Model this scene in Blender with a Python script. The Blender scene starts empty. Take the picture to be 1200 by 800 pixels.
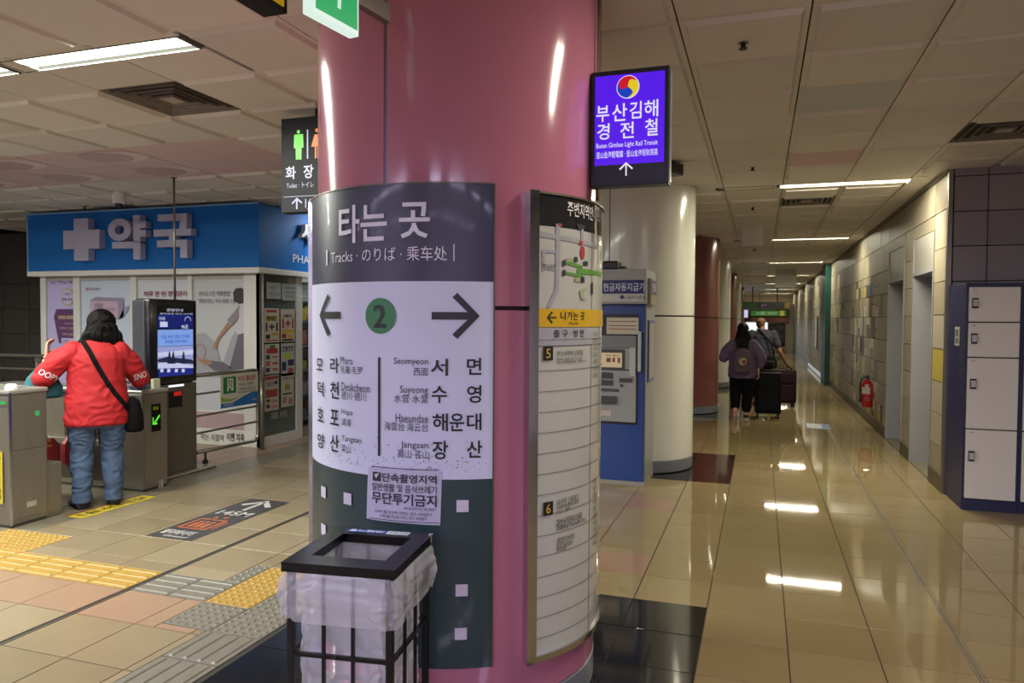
import bpy, bmesh, math, random
import numpy as np
from mathutils import Vector, Matrix
from mathutils.bvhtree import BVHTree
random.seed(7)
C = bpy.context.scene.collection
sc = bpy.context.scene

# ------------------------------------------------------------------ camera
CAMH = 1.566
FPX, YAW, PITCH, ROLL = 865.29, 0.324421, -0.030737, 0.0064528
_cy, _sy = math.cos(YAW), math.sin(YAW)
CF = Vector((-_sy*math.cos(PITCH), _cy*math.cos(PITCH), math.sin(PITCH)))
_r = Vector((_cy, _sy, 0)); _u = _r.cross(CF)
CR = _r*math.cos(ROLL) + _u*math.sin(ROLL)
CU = _u*math.cos(ROLL) - _r*math.sin(ROLL)
EYE = Vector((0, 0, CAMH))
cam = bpy.data.cameras.new('camera'); cam.sensor_width = 36; cam.lens = 36*FPX/1200
cam.clip_start = .05; cam.clip_end = 200
co = bpy.data.objects.new('camera', cam); C.objects.link(co)
m3 = Matrix((CR, CU, -CF)).transposed()
co.matrix_world = Matrix.Translation(EYE) @ m3.to_4x4()
sc.camera = co

# ------------------------------------------------------------------ world, exposure, room lamps' strength
w = bpy.data.worlds.new('world'); sc.world = w; w.use_nodes = True
w.node_tree.nodes['Background'].inputs[0].default_value = (.80, .84, 1, 1)
w.node_tree.nodes['Background'].inputs[1].default_value = .02
sc.view_settings.view_transform = 'Standard'; sc.view_settings.look = 'None'
EXPO = 0.9
sc.view_settings.exposure = EXPO; sc.view_settings.gamma = 1; sc.view_settings.use_curve_mapping = False
TUBE_NEAR = 34.0      # fluorescent tubes over the hall
TUBE_FAR = 26.0        # tubes down the corridor
SPOT_W = 50.0         # recessed wall washers
CEIL = 2.96

# ------------------------------------------------------------------ helpers: rays onto real surfaces (photograph taken as 1200x800)
def ray(px, py): return CF + CR*((px-600)/FPX) - CU*((py-400)/FPX)
def hitX(px, py, x): d = ray(px, py); return EYE + d*(x/d.x)
def hitY(px, py, y): d = ray(px, py); return EYE + d*(y/d.y)
def hitZ(px, py, z=0): d = ray(px, py); return EYE + d*((z-CAMH)/d.z)

SID = [0]
def sid(bm, n0):
    L = bm.faces.layers.int.get('sid') or bm.faces.layers.int.new('sid'); SID[0] += 1
    bm.faces.ensure_lookup_table()
    for f in bm.faces[n0:]: f[L] = SID[0]
SPLIT = {'lettering', 'map_marks', 'map_roads', 'map_station', 'notice_print', 'poster_print'}
class Plane:
    def __init__(s, O, U, V):
        s.O, s.U, s.V = Vector(O), Vector(U).normalized(), Vector(V).normalized(); s.N = s.U.cross(s.V)
    def uv(s, px, py):
        d = ray(px, py); t = (s.O-EYE).dot(s.N)/d.dot(s.N); P = EYE+d*t-s.O
        return (P.dot(s.U), P.dot(s.V))
    def p(s, u, v, off=0): return s.O+s.U*u+s.V*v+s.N*off
    step = None
class Cyl:
    step = .03
    def __init__(s, cx, cy, r): s.c = Vector((cx, cy)); s.r = r
    def uv(s, px, py):
        d = ray(px, py); a = d.x**2+d.y**2; b = -2*(d.x*s.c.x+d.y*s.c.y); k = s.c.length_squared-s.r**2
        D = max(b*b-4*a*k, 0); t = (-b-math.sqrt(D))/2/a; P = EYE+d*t
        return (math.atan2(P.y-s.c.y, P.x-s.c.x)*s.r, P.z)
    def p(s, u, v, off=0):
        a = u/s.r; r = s.r+off
        return Vector((s.c.x+r*math.cos(a), s.c.y+r*math.sin(a), v))

# ------------------------------------------------------------------ materials (procedural)
def lin(h):
    h = h.lstrip('#'); v = [int(h[i:i+2], 16)/255 for i in (0, 2, 4)]
    return tuple(((c+.055)/1.055)**2.4 if c > .04045 else c/12.92 for c in v)
MATS = {}
def mat(name, col, rough=.5, metal=0, emit=0, var=0, scale=8, bump=0, bscale=60, coat=0, alpha=1, trans=0, stretch=None, spec=.5):
    if name in MATS: return MATS[name]
    m = bpy.data.materials.new(name); m.use_nodes = True; nt = m.node_tree; b = nt.nodes['Principled BSDF']
    c = lin(col) if isinstance(col, str) else col
    b.inputs['Base Color'].default_value = (*c, 1); b.inputs['Roughness'].default_value = rough
    b.inputs['Metallic'].default_value = metal; b.inputs['Specular IOR Level'].default_value = spec
    if coat: b.inputs['Coat Weight'].default_value = coat; b.inputs['Coat Roughness'].default_value = .06
    if emit:
        b.inputs['Emission Color'].default_value = (*c, 1); b.inputs['Base Color'].default_value = (c[0]*.2, c[1]*.2, c[2]*.2, 1); b.inputs['Emission Strength'].default_value = emit
    b.inputs['Alpha'].default_value = alpha
    if trans: b.inputs['Transmission Weight'].default_value = trans
    tc = nt.nodes.new('ShaderNodeTexCoord'); mp = nt.nodes.new('ShaderNodeMapping')
    nt.links.new(tc.outputs['Object'], mp.inputs[0])
    if stretch: mp.inputs['Scale'].default_value = stretch
    if var:
        n = nt.nodes.new('ShaderNodeTexNoise'); n.inputs['Scale'].default_value = scale; n.inputs['Detail'].default_value = 6
        nt.links.new(mp.outputs[0], n.inputs['Vector'])
        r = nt.nodes.new('ShaderNodeMapRange'); r.inputs[1].default_value = .25; r.inputs[2].default_value = .75
        r.inputs[3].default_value = 1-var; r.inputs[4].default_value = 1+var
        nt.links.new(n.outputs[0], r.inputs[0])
        mx = nt.nodes.new('ShaderNodeVectorMath'); mx.operation = 'SCALE'; mx.inputs[0].default_value = c
        nt.links.new(r.outputs[0], mx.inputs['Scale']); nt.links.new(mx.outputs[0], b.inputs['Base Color'])
    if bump:
        n2 = nt.nodes.new('ShaderNodeTexNoise'); n2.inputs['Scale'].default_value = bscale; n2.inputs['Detail'].default_value = 4
        nt.links.new(mp.outputs[0], n2.inputs['Vector'])
        bp = nt.nodes.new('ShaderNodeBump'); bp.inputs['Strength'].default_value = bump; bp.inputs['Distance'].default_value = .01
        nt.links.new(n2.outputs[0], bp.inputs['Height']); nt.links.new(bp.outputs[0], b.inputs['Normal'])
    MATS[name] = m; return m
def flat(h, r=.5): return mat('print_'+h.strip('#'), h, r)
def glow(h, e=1.0): return mat('glow_%s_%s' % (h.strip('#'), e), h, .4, emit=e/2**EXPO if e < 2 else e)

BLACK = mat('black_metal', '#17171b', .35)
STEEL = mat('brushed_steel', '#8a867c', .33, .85, var=.08, scale=30, stretch=(1, 1, .1), bump=.05, bscale=200)
STEEL_D = mat('dark_steel', '#6a6456', .4, .7, var=.08, scale=20)
CHROME = mat('chrome', '#c8c8cc', .12, 1)
WHITE = mat('white_paint', '#d4d2cc', .45)
GROUT = mat('grout', '#221c15', .8)

# ------------------------------------------------------------------ helpers: meshes and objects
def obj(name, bm, m, parent=None, smooth=False):
    if isinstance(bm, bpy.types.Mesh): me = bm
    else:
        me = bpy.data.meshes.new(name); bm.to_mesh(me); bm.free()
    if m is not None and not me.materials:
        for q in (m if isinstance(m, (list, tuple)) else [m]): me.materials.append(q)
    if smooth:
        for p in me.polygons: p.use_smooth = True
        if smooth != 'all':
            try: me.set_sharp_from_angle(angle=math.radians(40))
            except Exception: pass
    o = bpy.data.objects.new(name, me); C.objects.link(o)
    if parent: o.parent = parent
    return o
def tag(o, label=None, cat=None, group=None, kind=None):
    if label: o['label'] = label
    if cat: o['category'] = cat
    if group: o['group'] = group
    if kind: o['kind'] = kind
    return o
def thing(name, label, cat, loc=(0, 0, 0), group=None, rz=0):
    o = bpy.data.objects.new(name, None); C.objects.link(o); o.location = loc; o.rotation_euler = (0, 0, rz)
    o.empty_display_size = .1
    o['pz'] = 0; del o['pz']
    o.matrix_world = Matrix.Translation(Vector(loc)) @ Matrix.Rotation(rz, 4, 'Z')
    ORI[o.name] = o.matrix_world.inverted()
    return tag(o, label, cat, group)
ORI = {}
def pieces_of(name, bm):
    """one mesh per word or shape, so that each is a part of its own"""
    if name not in SPLIT or isinstance(bm, bpy.types.Mesh): return [bm]
    L = bm.faces.layers.int.get('sid')
    ids = sorted({f[L] for f in bm.faces}) if L else []
    if len(ids) < 2 or len(ids) > 60: return [bm]
    out = []
    for i in ids:
        c = bm.copy(); l = c.faces.layers.int.get('sid'); bmesh.ops.delete(c, geom=[f for f in c.faces if f[l] != i], context='FACES'); out.append(c)
    bm.free(); return out
def wobj(name, bm, m, parent, smooth=False):
    """mesh given in world coordinates, put under a thing that may be moved/rotated"""
    ps = pieces_of(name, bm)
    if len(ps) > 1: return [wobj1(name, q, m, parent, smooth) for q in ps][-1]
    return wobj1(name, bm, m, parent, smooth)
def wobj1(name, bm, m, parent, smooth=False):
    if parent and parent.name in ORI:
        M = ORI[parent.name]
        if isinstance(bm, bpy.types.Mesh): bm.transform(M)
        else: bm.transform(M)
    return obj(name, bm, m, parent, smooth)
def sub(name, bm, m, part, smooth=False):
    """sub-part: world-coordinate mesh under a part that sits at its thing's origin"""
    root = part.parent; o = None
    for q in pieces_of(name, bm):
        if root and root.name in ORI: q.transform(ORI[root.name])
        o = obj(name, q, m, part, smooth)
    return o
def B(): return bmesh.new()
def box(bm, x0, x1, y0, y1, z0, z1, bev=0, mi=0):
    if bm is None: bm = B()
    vs = [bm.verts.new((x, y, z)) for x in (x0, x1) for y in (y0, y1) for z in (z0, z1)]
    idx = [(0, 1, 3, 2), (4, 6, 7, 5), (0, 4, 5, 1), (2, 3, 7, 6), (0, 2, 6, 4), (1, 5, 7, 3)]
    fs = [bm.faces.new([vs[i] for i in f]) for f in idx]
    for f in fs: f.material_index = mi
    if bev:
        es = list({e for f in fs for e in f.edges})
        bmesh.ops.bevel(bm, geom=es, offset=bev, segments=2, profile=.5, affect='EDGES')
    return bm
def obox(bm, c, ax, ay, az, sx, sy, sz, bev=0):
    """box centred at c with axes ax, ay, az and full sizes"""
    if bm is None: bm = B()
    t = B(); box(t, -sx/2, sx/2, -sy/2, sy/2, -sz/2, sz/2, bev)
    M = Matrix((Vector(ax).normalized(), Vector(ay).normalized(), Vector(az).normalized())).transposed().to_4x4()
    t.transform(Matrix.Translation(Vector(c)) @ M); me = bpy.data.meshes.new('t'); t.to_mesh(me); t.free()
    bm.from_mesh(me); bpy.data.meshes.remove(me); return bm
def tube(bm, pts, rad, n=10, cap=True):
    if bm is None: bm = B()
    pts = [Vector(p) for p in pts]; rads = rad if isinstance(rad, (list, tuple)) else [rad]*len(pts)
    rings = []; ref = None
    for i, p in enumerate(pts):
        a = pts[max(i-1, 0)]; b = pts[min(i+1, len(pts)-1)]; d = (b-a).normalized()
        if ref is None:
            ref = Vector((0, 0, 1)) if abs(d.z) < .9 else Vector((1, 0, 0))
            ref = (ref-d*ref.dot(d)).normalized()
        else:
            ref = (ref-d*ref.dot(d)).normalized()
        s = d.cross(ref)
        rings.append([bm.verts.new(p+(ref*math.cos(t)+s*math.sin(t))*rads[i]) for t in [2*math.pi*k/n for k in range(n)]])
    for r0, r1 in zip(rings, rings[1:]):
        for k in range(n): bm.faces.new((r0[k], r0[(k+1) % n], r1[(k+1) % n], r1[k]))
    if cap:
        bm.faces.new(list(reversed(rings[0]))); bm.faces.new(rings[-1])
    return bm
def lathe(bm, cx, cy, prof, n=48, a0=0, a1=2*math.pi, close=True):
    """profile of (r, z) revolved about a vertical axis"""
    if bm is None: bm = B()
    full = abs(a1-a0-2*math.pi) < 1e-6; k = n if full else n+1
    cols = []
    for i in range(k):
        a = a0+(a1-a0)*i/n
        cols.append([bm.verts.new((cx+r*math.cos(a), cy+r*math.sin(a), z)) for r, z in prof])
    for i in range(n if full else n):
        c0 = cols[i]; c1 = cols[(i+1) % k]
        for j in range(len(prof)-1): bm.faces.new((c0[j], c1[j], c1[j+1], c0[j+1]))
    if full and close:
        for j in (0, -1):
            if prof[j][0] > 1e-6:
                f = [c[j] for c in cols]; bm.faces.new(f if j else list(reversed(f)))
    elif close:
        for cc in (cols[0], cols[-1]):
            try: bm.faces.new(cc)
            except Exception: pass
    bmesh.ops.remove_doubles(bm, verts=bm.verts, dist=1e-6)
    bmesh.ops.recalc_face_normals(bm, faces=bm.faces); return bm
def cylbox(cx, cy, r0, r1, a0, a1, z0, z1, seg=32):
    """curved slab between two radii, angles in degrees"""
    bm = B(); A = [math.radians(a0+(a1-a0)*i/seg) for i in range(seg+1)]
    R = [[bm.verts.new((cx+r*math.cos(a), cy+r*math.sin(a), z)) for (r, z) in ((r0, z0), (r1, z0), (r1, z1), (r0, z1))] for a in A]
    for a, b in zip(R, R[1:]):
        for k in range(4): bm.faces.new((a[k], b[k], b[(k+1) % 4], a[(k+1) % 4]))
    bm.faces.new(R[0]); bm.faces.new(list(reversed(R[-1])))
    bmesh.ops.recalc_face_normals(bm, faces=bm.faces); return bm
def poly(bm, S, uvs, off=.003, thick=0):
    """flat print on a surface from (u, v) outline"""
    if bm is None: bm = B()
    t = B(); vs = [t.verts.new((u, v, 0)) for u, v in uvs]; f = t.faces.new(vs)
    f.normal_update()
    if f.normal.z < 0: f.normal_flip()
    bmesh.ops.triangulate(t, faces=list(t.faces))
    if S.step:
        us = [u for u, v in uvs]; u = min(us)+S.step
        while u < max(us):
            bmesh.ops.bisect_plane(t, geom=list(t.verts)+list(t.edges)+list(t.faces), plane_co=(u, 0, 0), plane_no=(1, 0, 0)); u += S.step
    mp = {}; n0 = len(bm.faces)
    for v in t.verts: mp[v] = bm.verts.new(S.p(v.co.x, v.co.y, off))
    for f in t.faces: bm.faces.new([mp[v] for v in f.verts])
    sid(bm, n0); t.free(); return bm
def ppoly(bm, S, pts, off=.003): return poly(bm, S, [S.uv(*q) for q in pts], off)
def rect(bm, S, u0, v0, u1, v1, off=.003): return poly(bm, S, [(u0, v0), (u1, v0), (u1, v1), (u0, v1)], off)
def uvbox(S, x0, y0, x1, y1):
    xm, ym = (x0+x1)/2, (y0+y1)/2
    ua, ub = S.uv(x0, ym)[0], S.uv(x1, ym)[0]; va, vb = S.uv(xm, y1)[1], S.uv(xm, y0)[1]
    return min(ua, ub), min(va, vb), max(ua, ub), max(va, vb)
def prect(bm, S, x0, y0, x1, y1, off=.003): return rect(bm, S, *uvbox(S, x0, y0, x1, y1), off)
def disc(bm, S, u, v, r, off=.003, n=32, ry=None): return poly(bm, S, [(u+r*math.cos(t), v+(ry or r)*math.sin(t)) for t in [2*math.pi*k/n for k in range(n)]], off)
TXT = {}; FONT = []
def textmesh(s, bold=0, extrude=0, res=3, bevel=0):
    bold *= .72
    k = (s, bold, extrude, res)
    if k in TXT: return TXT[k]
    if not FONT:
        cu = bpy.data.curves.new('t', 'FONT'); FONT.extend([cu, bpy.data.objects.new('t', cu)])
    cu, ob = FONT; cu.body = s; cu.size = 1; cu.resolution_u = res; cu.offset = bold; cu.extrude = extrude
    me = bpy.data.meshes.new_from_object(ob)
    TXT[k] = me; return me
def text(bm, S, s, u0, v0, u1, v1, bold=0, off=.004, res=2, rot=0, keep=False):
    """lettering fitted into a rectangle of a surface"""
    if bm is None: bm = B()
    me = textmesh(s, bold, 0, res)
    if not len(me.vertices): return bm
    X = np.empty(len(me.vertices)*3); me.vertices.foreach_get('co', X); X = X.reshape(-1, 3)
    lo, hi = X.min(0), X.max(0); sz = np.maximum(hi-lo, 1e-6)
    mp = []; n0 = len(bm.faces)
    for x, y, z in X:
        a, b = (x-lo[0])/sz[0], (y-lo[1])/sz[1]
        if rot == 180: a, b = 1-a, 1-b
        if rot == 90: a, b = 1-b, a
        if rot == -90: a, b = b, 1-a
        mp.append(bm.verts.new(S.p(u0+(u1-u0)*a, v0+(v1-v0)*b, off)))
    for p in me.polygons:
        try: bm.faces.new([mp[i] for i in p.vertices])
        except ValueError: pass
    sid(bm, n0); return bm
def ptext(bm, S, s, x0, y0, x1, y1, bold=0, off=.004, res=2, rot=0): return text(bm, S, s, *uvbox(S, x0, y0, x1, y1), bold, off, res, rot)
def slabp(S, u0, v0, u1, v1, o0, o1, bev=0):
    """box standing on a plane surface between offsets o0 and o1"""
    c = S.p((u0+u1)/2, (v0+v1)/2, (o0+o1)/2)
    return obox(None, c, S.U, S.V, S.N, abs(u1-u0), abs(v1-v0), abs(o1-o0), bev)
def copy_tree(o, parent=None):
    c = o.copy(); C.objects.link(c); c.parent = parent
    if o.name in ORI: ORI[c.name] = ORI[o.name]
    for ch in list(o.children): copy_tree(ch, c)
    return c
def blend(me_bm, voxel, smooth=3, name='b'):
    """melt overlapping lofts into one continuous skin"""
    me = bpy.data.meshes.new(name); me_bm.to_mesh(me); me_bm.free()
    ob = bpy.data.objects.new('tmp', me); C.objects.link(ob)
    r = ob.modifiers.new('r', 'REMESH'); r.mode = 'VOXEL'; r.voxel_size = voxel
    if smooth:
        s = ob.modifiers.new('s', 'SMOOTH'); s.factor = .5; s.iterations = smooth
    dg = bpy.context.evaluated_depsgraph_get(); dg.update()
    out = bpy.data.meshes.new_from_object(ob.evaluated_get(dg), depsgraph=dg)
    bpy.data.objects.remove(ob); out.materials.clear(); return out
def ell(bm, c, r, rot=None, n=16):
    t = bmesh.ops.create_uvsphere(bm, u_segments=n, v_segments=n//2+2, radius=1)
    M = Matrix.Translation(Vector(c)) @ (rot or Matrix()) @ Matrix.Diagonal((*r, 1))
    bmesh.ops.transform(bm, matrix=M, verts=t['verts'])
def limb(bm, pts, rads, n=12):
    tube(bm, pts, rads, n)
    for p, r in zip(pts, rads): ell(bm, p, (r*.995,)*3, n=12)
def loft(bm, rings, n=24):
    """rings: (centre, half width along x, half depth along y) stacked; closed"""
    R = []
    for c, a, b in rings:
        c = Vector(c); R.append([bm.verts.new(c+Vector((a*math.cos(t), b*math.sin(t), 0))) for t in [2*math.pi*k/n for k in range(n)]])
    for r0, r1 in zip(R, R[1:]):
        for k in range(n): bm.faces.new((r0[k], r0[(k+1) % n], r1[(k+1) % n], r1[k]))
    bm.faces.new(list(reversed(R[0]))); bm.faces.new(R[-1])
from mathutils import noise
def wrinkle(me, amp, sc_, st=(1, 1, 1), seed=0):
    ns = [Vector(v.normal) for v in me.vertices]
    for v, n in zip(me.vertices, ns):
        p = Vector((v.co.x*st[0]*sc_+seed, v.co.y*st[1]*sc_, v.co.z*st[2]*sc_))
        q = p+Vector((noise.noise(p*.5), noise.noise(p*.5+Vector((9, 3, 1))), noise.noise(p*.5+Vector((2, 7, 5)))))*1.6
        v.co += n*amp*(1-2*abs(noise.noise(q)))
    return me

# ================================================================== SETTING
# ---- floor: 400 mm tiles (and 300 mm tactile tiles) on a grout bed
floor = tag(obj('floor', box(None, -14, 6, -6, 46, -.05, -.004), GROUT), kind='structure')
TILE = [mat('tile_tan_%d' % i, c, .035, var=.05, scale=3, spec=.36) for i, c in enumerate(['#8a7958', '#887756', '#8c7b5a', '#867554'])]
TILE_M = [mat('tile_matt_%d' % i, c, .3, var=.07, scale=4, spec=.35) for i, c in enumerate(['#857760', '#81735c', '#8a7c65', '#7d6f58'])]
TILE_PM = mat('tile_rose_matt', '#8e7460', .3, var=.06, scale=4, spec=.35)
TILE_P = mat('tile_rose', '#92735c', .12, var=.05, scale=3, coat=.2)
TILE_B = mat('tile_black', '#1d1c1d', .09, var=.1, scale=5, coat=.3)
TILE_R = mat('tile_dark_red', '#3c2320', .1, var=.1, scale=5, coat=.3)
TILE_G = mat('tile_granite_grey', '#6f6859', .3, var=.12, scale=60)
TACT_Y = mat('tactile_yellow', '#9a7a38', .45, var=.12, scale=20)
TACT_G = mat('tactile_grey', '#69645a', .45, var=.12, scale=20)
def tile_mesh(w, d, m, bev=.0015):
    bm = B(); g = .0026
    z0, z1 = -.01, 0
    a = [(g, g), (w-g, g), (w-g, d-g), (g, d-g)]; b = [(g+bev, g+bev), (w-g-bev, g+bev), (w-g-bev, d-g-bev), (g+bev, d-g-bev)]
    lo = [bm.verts.new((x, y, z0)) for x, y in a]; mi = [bm.verts.new((x, y, z1-bev)) for x, y in a]; hi = [bm.verts.new((x, y, z1)) for x, y in b]
    for k in range(4):
        j = (k+1) % 4
        bm.faces.new((lo[k], lo[j], mi[j], mi[k])); bm.faces.new((mi[k], mi[j], hi[j], hi[k]))
    bm.faces.new(hi); return bm
_tm = {}
def tile_me(w, d, m):
    k = (round(w, 3), round(d, 3), m.name)
    if k not in _tm:
        me = bpy.data.meshes.new('tile'); b = tile_mesh(w, d, m); b.to_mesh(me); b.free(); me.materials.append(m); _tm[k] = me
    return _tm[k]
XB = [-14.0+.4*i for i in range(22)] + [-5.2]      # gate side
XB = [-5.0-.4*i for i in range(22, -1, -1)]
XB += [-4.6, -4.2, -3.8, -3.44, -3.40, -3.0, -2.652, -2.252]
XB += [-2.252+.4*i for i in range(1, 21)]
YB = [4.115+.4*i for i in range(-16, 100)]
ctr = [(-1.27, 3.06), (-1.27, 8.06), (-1.27, 13.06), (-1.27, 18.06), (-1.27, 23.06), (-1.27, 28.06), (-1.27, 33.06)]
def in_frame(P, mg=0):
    d = Vector(P)-EYE; z = d.dot(CF)
    if z < .1: return None
    x = 600+FPX*d.dot(CR)/z; y = 400-FPX*d.dot(CU)/z
    return (x, y, z) if -mg < x < 1200+mg and -mg < y < 800+mg else None
cells = []
for i in range(len(XB)-1):
    x0, x1 = XB[i], XB[i+1]
    if x1-x0 < .06: continue                               # the drain channel
    for j in range(len(YB)-1):
        y0, y1 = YB[j], YB[j+1]
        xm, ym = (x0+x1)/2, (y0+y1)/2
        if y1 > 7.62 and x0 > 1.58: continue
        if ym > 12 and xm < -7: continue
        m = random.choice(TILE_M if xm < -2.26 else TILE)
        for cx, cy in ctr:
            if abs(xm+1.252) < 1.01 and abs(ym-(cy+.055)) < 1.0: m = TILE_B if (cy < 5 or xm < -.7) else TILE_R
        if m not in (TILE_B, TILE_R):
            if 2.9 < ym < 3.3 and -5 < xm < -2.6: m = TILE_PM
            if -7.8 < xm < -5.4 and ym > 4.4: m = TILE_PM
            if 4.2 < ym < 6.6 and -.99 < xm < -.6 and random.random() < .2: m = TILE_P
            if -5.4 < xm < -5.0 or (xm < -5 and ym < 6): m = TILE_G
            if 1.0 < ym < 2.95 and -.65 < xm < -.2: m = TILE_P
        cells.append((x0, x1, y0, y1, m))
# tactile paving rectangles cut out of the field: (x0, x1, y0, y1)
TACT = [(-5.2, -3.44, 3.27, 3.57, 'bars_x', TACT_Y), (-3.40, -2.88, 3.27, 3.57, 'bars_x', TACT_G), (-5.2, -4.6, 3.57, 3.93, 'dots', TACT_Y),
        (-2.88, -2.58, 3.27, 3.87, 'dots', TACT_Y), (-2.88, -2.28, 2.97, 3.27, 'dots', TACT_G), (-2.58, -2.28, 3.27, 3.87, 'dots', TACT_G),
        (-2.60, -2.28, 1.2, 2.97, 'bars_y', TACT_G), (-3.0, -2.88, 3.57, 3.87, 'dots', TACT_G)]
def cut(c, r):
    """what is left of a cell outside a rectangle, as up to four cells"""
    x0, x1, y0, y1, m = c; a0, a1, b0, b1 = r[:4]
    if x1 <= a0+1e-4 or x0 >= a1-1e-4 or y1 <= b0+1e-4 or y0 >= b1-1e-4: return [c]
    out = []
    if x0 < a0: out.append((x0, a0, y0, y1, m)); x0 = a0
    if x1 > a1: out.append((a1, x1, y0, y1, m)); x1 = a1
    if y0 < b0: out.append((x0, x1, y0, b0, m))
    if y1 > b1: out.append((x0, x1, b1, y1, m))
    return [q for q in out if q[1]-q[0] > .03 and q[3]-q[2] > .03]
for r in TACT: cells = [q for c in cells for q in cut(c, r)]
def rank(c):
    f = in_frame(((c[0]+c[1])/2, (c[2]+c[3])/2, 0), 60); return f[2]-5*min((c[1]-c[0])*(c[3]-c[2])*6, 1)*.3 if f else 1e6+abs(c[0])+abs(c[2])
cells.sort(key=rank)
for x0, x1, y0, y1, m in cells[:262]:
    o = obj('tile', tile_me(x1-x0, y1-y0, m), None, floor); o.location = (x0, y0, random.uniform(-.0003, .0003))
fm = TILE+TILE_M+[TILE_PM, TILE_P, TILE_B, TILE_R, TILE_G]; bm = B()
for x0, x1, y0, y1, m in cells[262:]:
    g = .002; vs = [bm.verts.new(p) for p in ((x0+g, y0+g, 0), (x1-g, y0+g, 0), (x1-g, y1-g, 0), (x0+g, y1-g, 0))]
    lo = [bm.verts.new((v.co.x, v.co.y, -.006)) for v in vs]
    f = bm.faces.new(vs); f.material_index = fm.index(m)
    for k in range(4):
        f = bm.faces.new((lo[k], lo[(k+1) % 4], vs[(k+1) % 4], vs[k])); f.material_index = fm.index(m)
tag(obj('distant_tile_field', bm, fm, floor), kind='stuff')
def tactile(w, d, kind, m):
    k = ('tact', round(w, 3), round(d, 3), kind, m.name)
    if k in _tm: return _tm[k]
    bm = tile_mesh(w, d, m)
    if kind == 'dots':
        nx, ny = max(int(w/.05+.3), 1), max(int(d/.05+.3), 1)
        for i in range(nx):
            for j in range(ny):
                cx, cy = w*(i+.5)/nx, d*(j+.5)/ny; r = .0145
                rg = [bm.verts.new((cx+r*math.cos(t), cy+r*math.sin(t), 0)) for t in [math.pi*q/4 for q in range(8)]]
                rh = [bm.verts.new((cx+r*.6*math.cos(t), cy+r*.6*math.sin(t), .005)) for t in [math.pi*q/4 for q in range(8)]]
                for q in range(8): bm.faces.new((rg[q], rg[(q+1) % 8], rh[(q+1) % 8], rh[q]))
                bm.faces.new(rh)
    else:
        L, Wd = (w, d) if kind == 'bars_x' else (d, w)
        for i in range(4):
            c = Wd*(i+.5)/4
            a = [(.012, c-.014, 0), (L-.012, c-.014, 0), (L-.012, c+.014, 0), (.012, c+.014, 0)]
            b = [(.02, c-.008, .005), (L-.02, c-.008, .005), (L-.02, c+.008, .005), (.02, c+.008, .005)]
            if kind == 'bars_y': a = [(y, x, z) for x, y, z in a][::-1]; b = [(y, x, z) for x, y, z in b][::-1]
            va = [bm.verts.new(p) for p in a]; vb = [bm.verts.new(p) for p in b]
            for q in range(4): bm.faces.new((va[q], va[(q+1) % 4], vb[(q+1) % 4], vb[q]))
            bm.faces.new(vb)
    me = bpy.data.meshes.new('tactile_tile'); bm.to_mesh(me); bm.free(); me.materials.append(m); _tm[k] = me; return me
for x0, x1, y0, y1, kd, m in TACT:
    nx, ny = max(round((x1-x0)/.3), 1), max(round((y1-y0)/.3), 1)
    for i in range(nx):
        for j in range(ny):
            o = obj('tactile_tile', tactile((x1-x0)/nx, (y1-y0)/ny, kd, m), None, floor)
            o.location = (x0+(x1-x0)*i/nx, y0+(y1-y0)*j/ny, .001)
# the two drain channels
for dx, dy0, dy1, lb in ((.948, 1.5, 11.72, 'dull steel drain strip down the middle of the corridor floor, right of the pink column'), (-3.42, 1.0, 9.0, 'narrow dark drain strip on the floor between ticket gates and pink column')):
    bm = box(None, dx-.018, dx-.011, dy0, dy1, -.01, .001); box(bm, dx+.011, dx+.018, dy0, dy1, -.01, .001)
    t = thing('drain_strip', lb, 'drain', (dx, dy0, 0)); wobj('rail', bm, STEEL, t); wobj('channel', box(None, dx-.011, dx+.011, dy0, dy1, -.01, -.003), mat('drain_metal', '#55524e', .45, .6), t)

# ---- ceiling: pressed metal panels hung below a slab
ceiling = tag(obj('ceiling', box(None, -14, 6, -6, 46, CEIL+.07, CEIL+.15), mat('ceiling_void', '#241f19', .9)), kind='structure')
PANEL = [mat('ceiling_panel_%d' % i, c, .55, var=.04, scale=2) for i, c in enumerate(['#d3cdc3', '#d7d1c7', '#cec8be'])]
PAN_G = mat('ceiling_panel_grey', '#bfc0c0', .5); PAN_P = mat('ceiling_panel_pink', '#cdb0ae', .5)
CX0, CY0, CPX, CPY = -.39, 3.547, .585, .605
def panel_me(m, kind):
    k = ('pan', m.name, kind)
    if k in _tm: return _tm[k]
    bm = B(); g = .004; W, D = CPX, CPY
    def ring(x0, x1, y0, y1, z): return [bm.verts.new(p) for p in ((x0, y0, z), (x0, y1, z), (x1, y1, z), (x1, y0, z))]
    r = [ring(g, W-g, .0015, D-.0015, .012), ring(g, W-g, .0015, D-.0015, 0)]
    if kind: r += [ring(.03, W-.03, .018, D-.018, 0), ring(.042, W-.042, .040, D-.040, -.022)]
    for a, b in zip(r, r[1:]):
        for q in range(4): bm.faces.new((a[q], a[(q+1) % 4], b[(q+1) % 4], b[q]))
    bm.faces.new(r[-1]); me = bpy.data.meshes.new('panel'); bm.to_mesh(me); bm.free(); me.materials.append(m); _tm[k] = me; return me
def pidx(px, py): P = hitZ(px, py, CEIL); return (math.floor((P.x-CX0)/CPX), math.floor((P.y-CY0)/CPY))
special = {pidx(1000, 112): PAN_G, pidx(965, 186): PAN_P}
LROWS = [-4.9, -2.3, 3.08, 8.22, 13.6, 19.0, 24.4, 29.8, 35.2, 40.6]  # first two rows are unseen, added behind the viewer as fill
RUNS = {'l': [(-10.4, -9.2), (-9.12, -7.9), (-7.84, -6.62), (-6.56, -5.34), (-5.30, -4.06), (-4.02, -2.78)], 'r': [(.155, 1.40)]}
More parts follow.
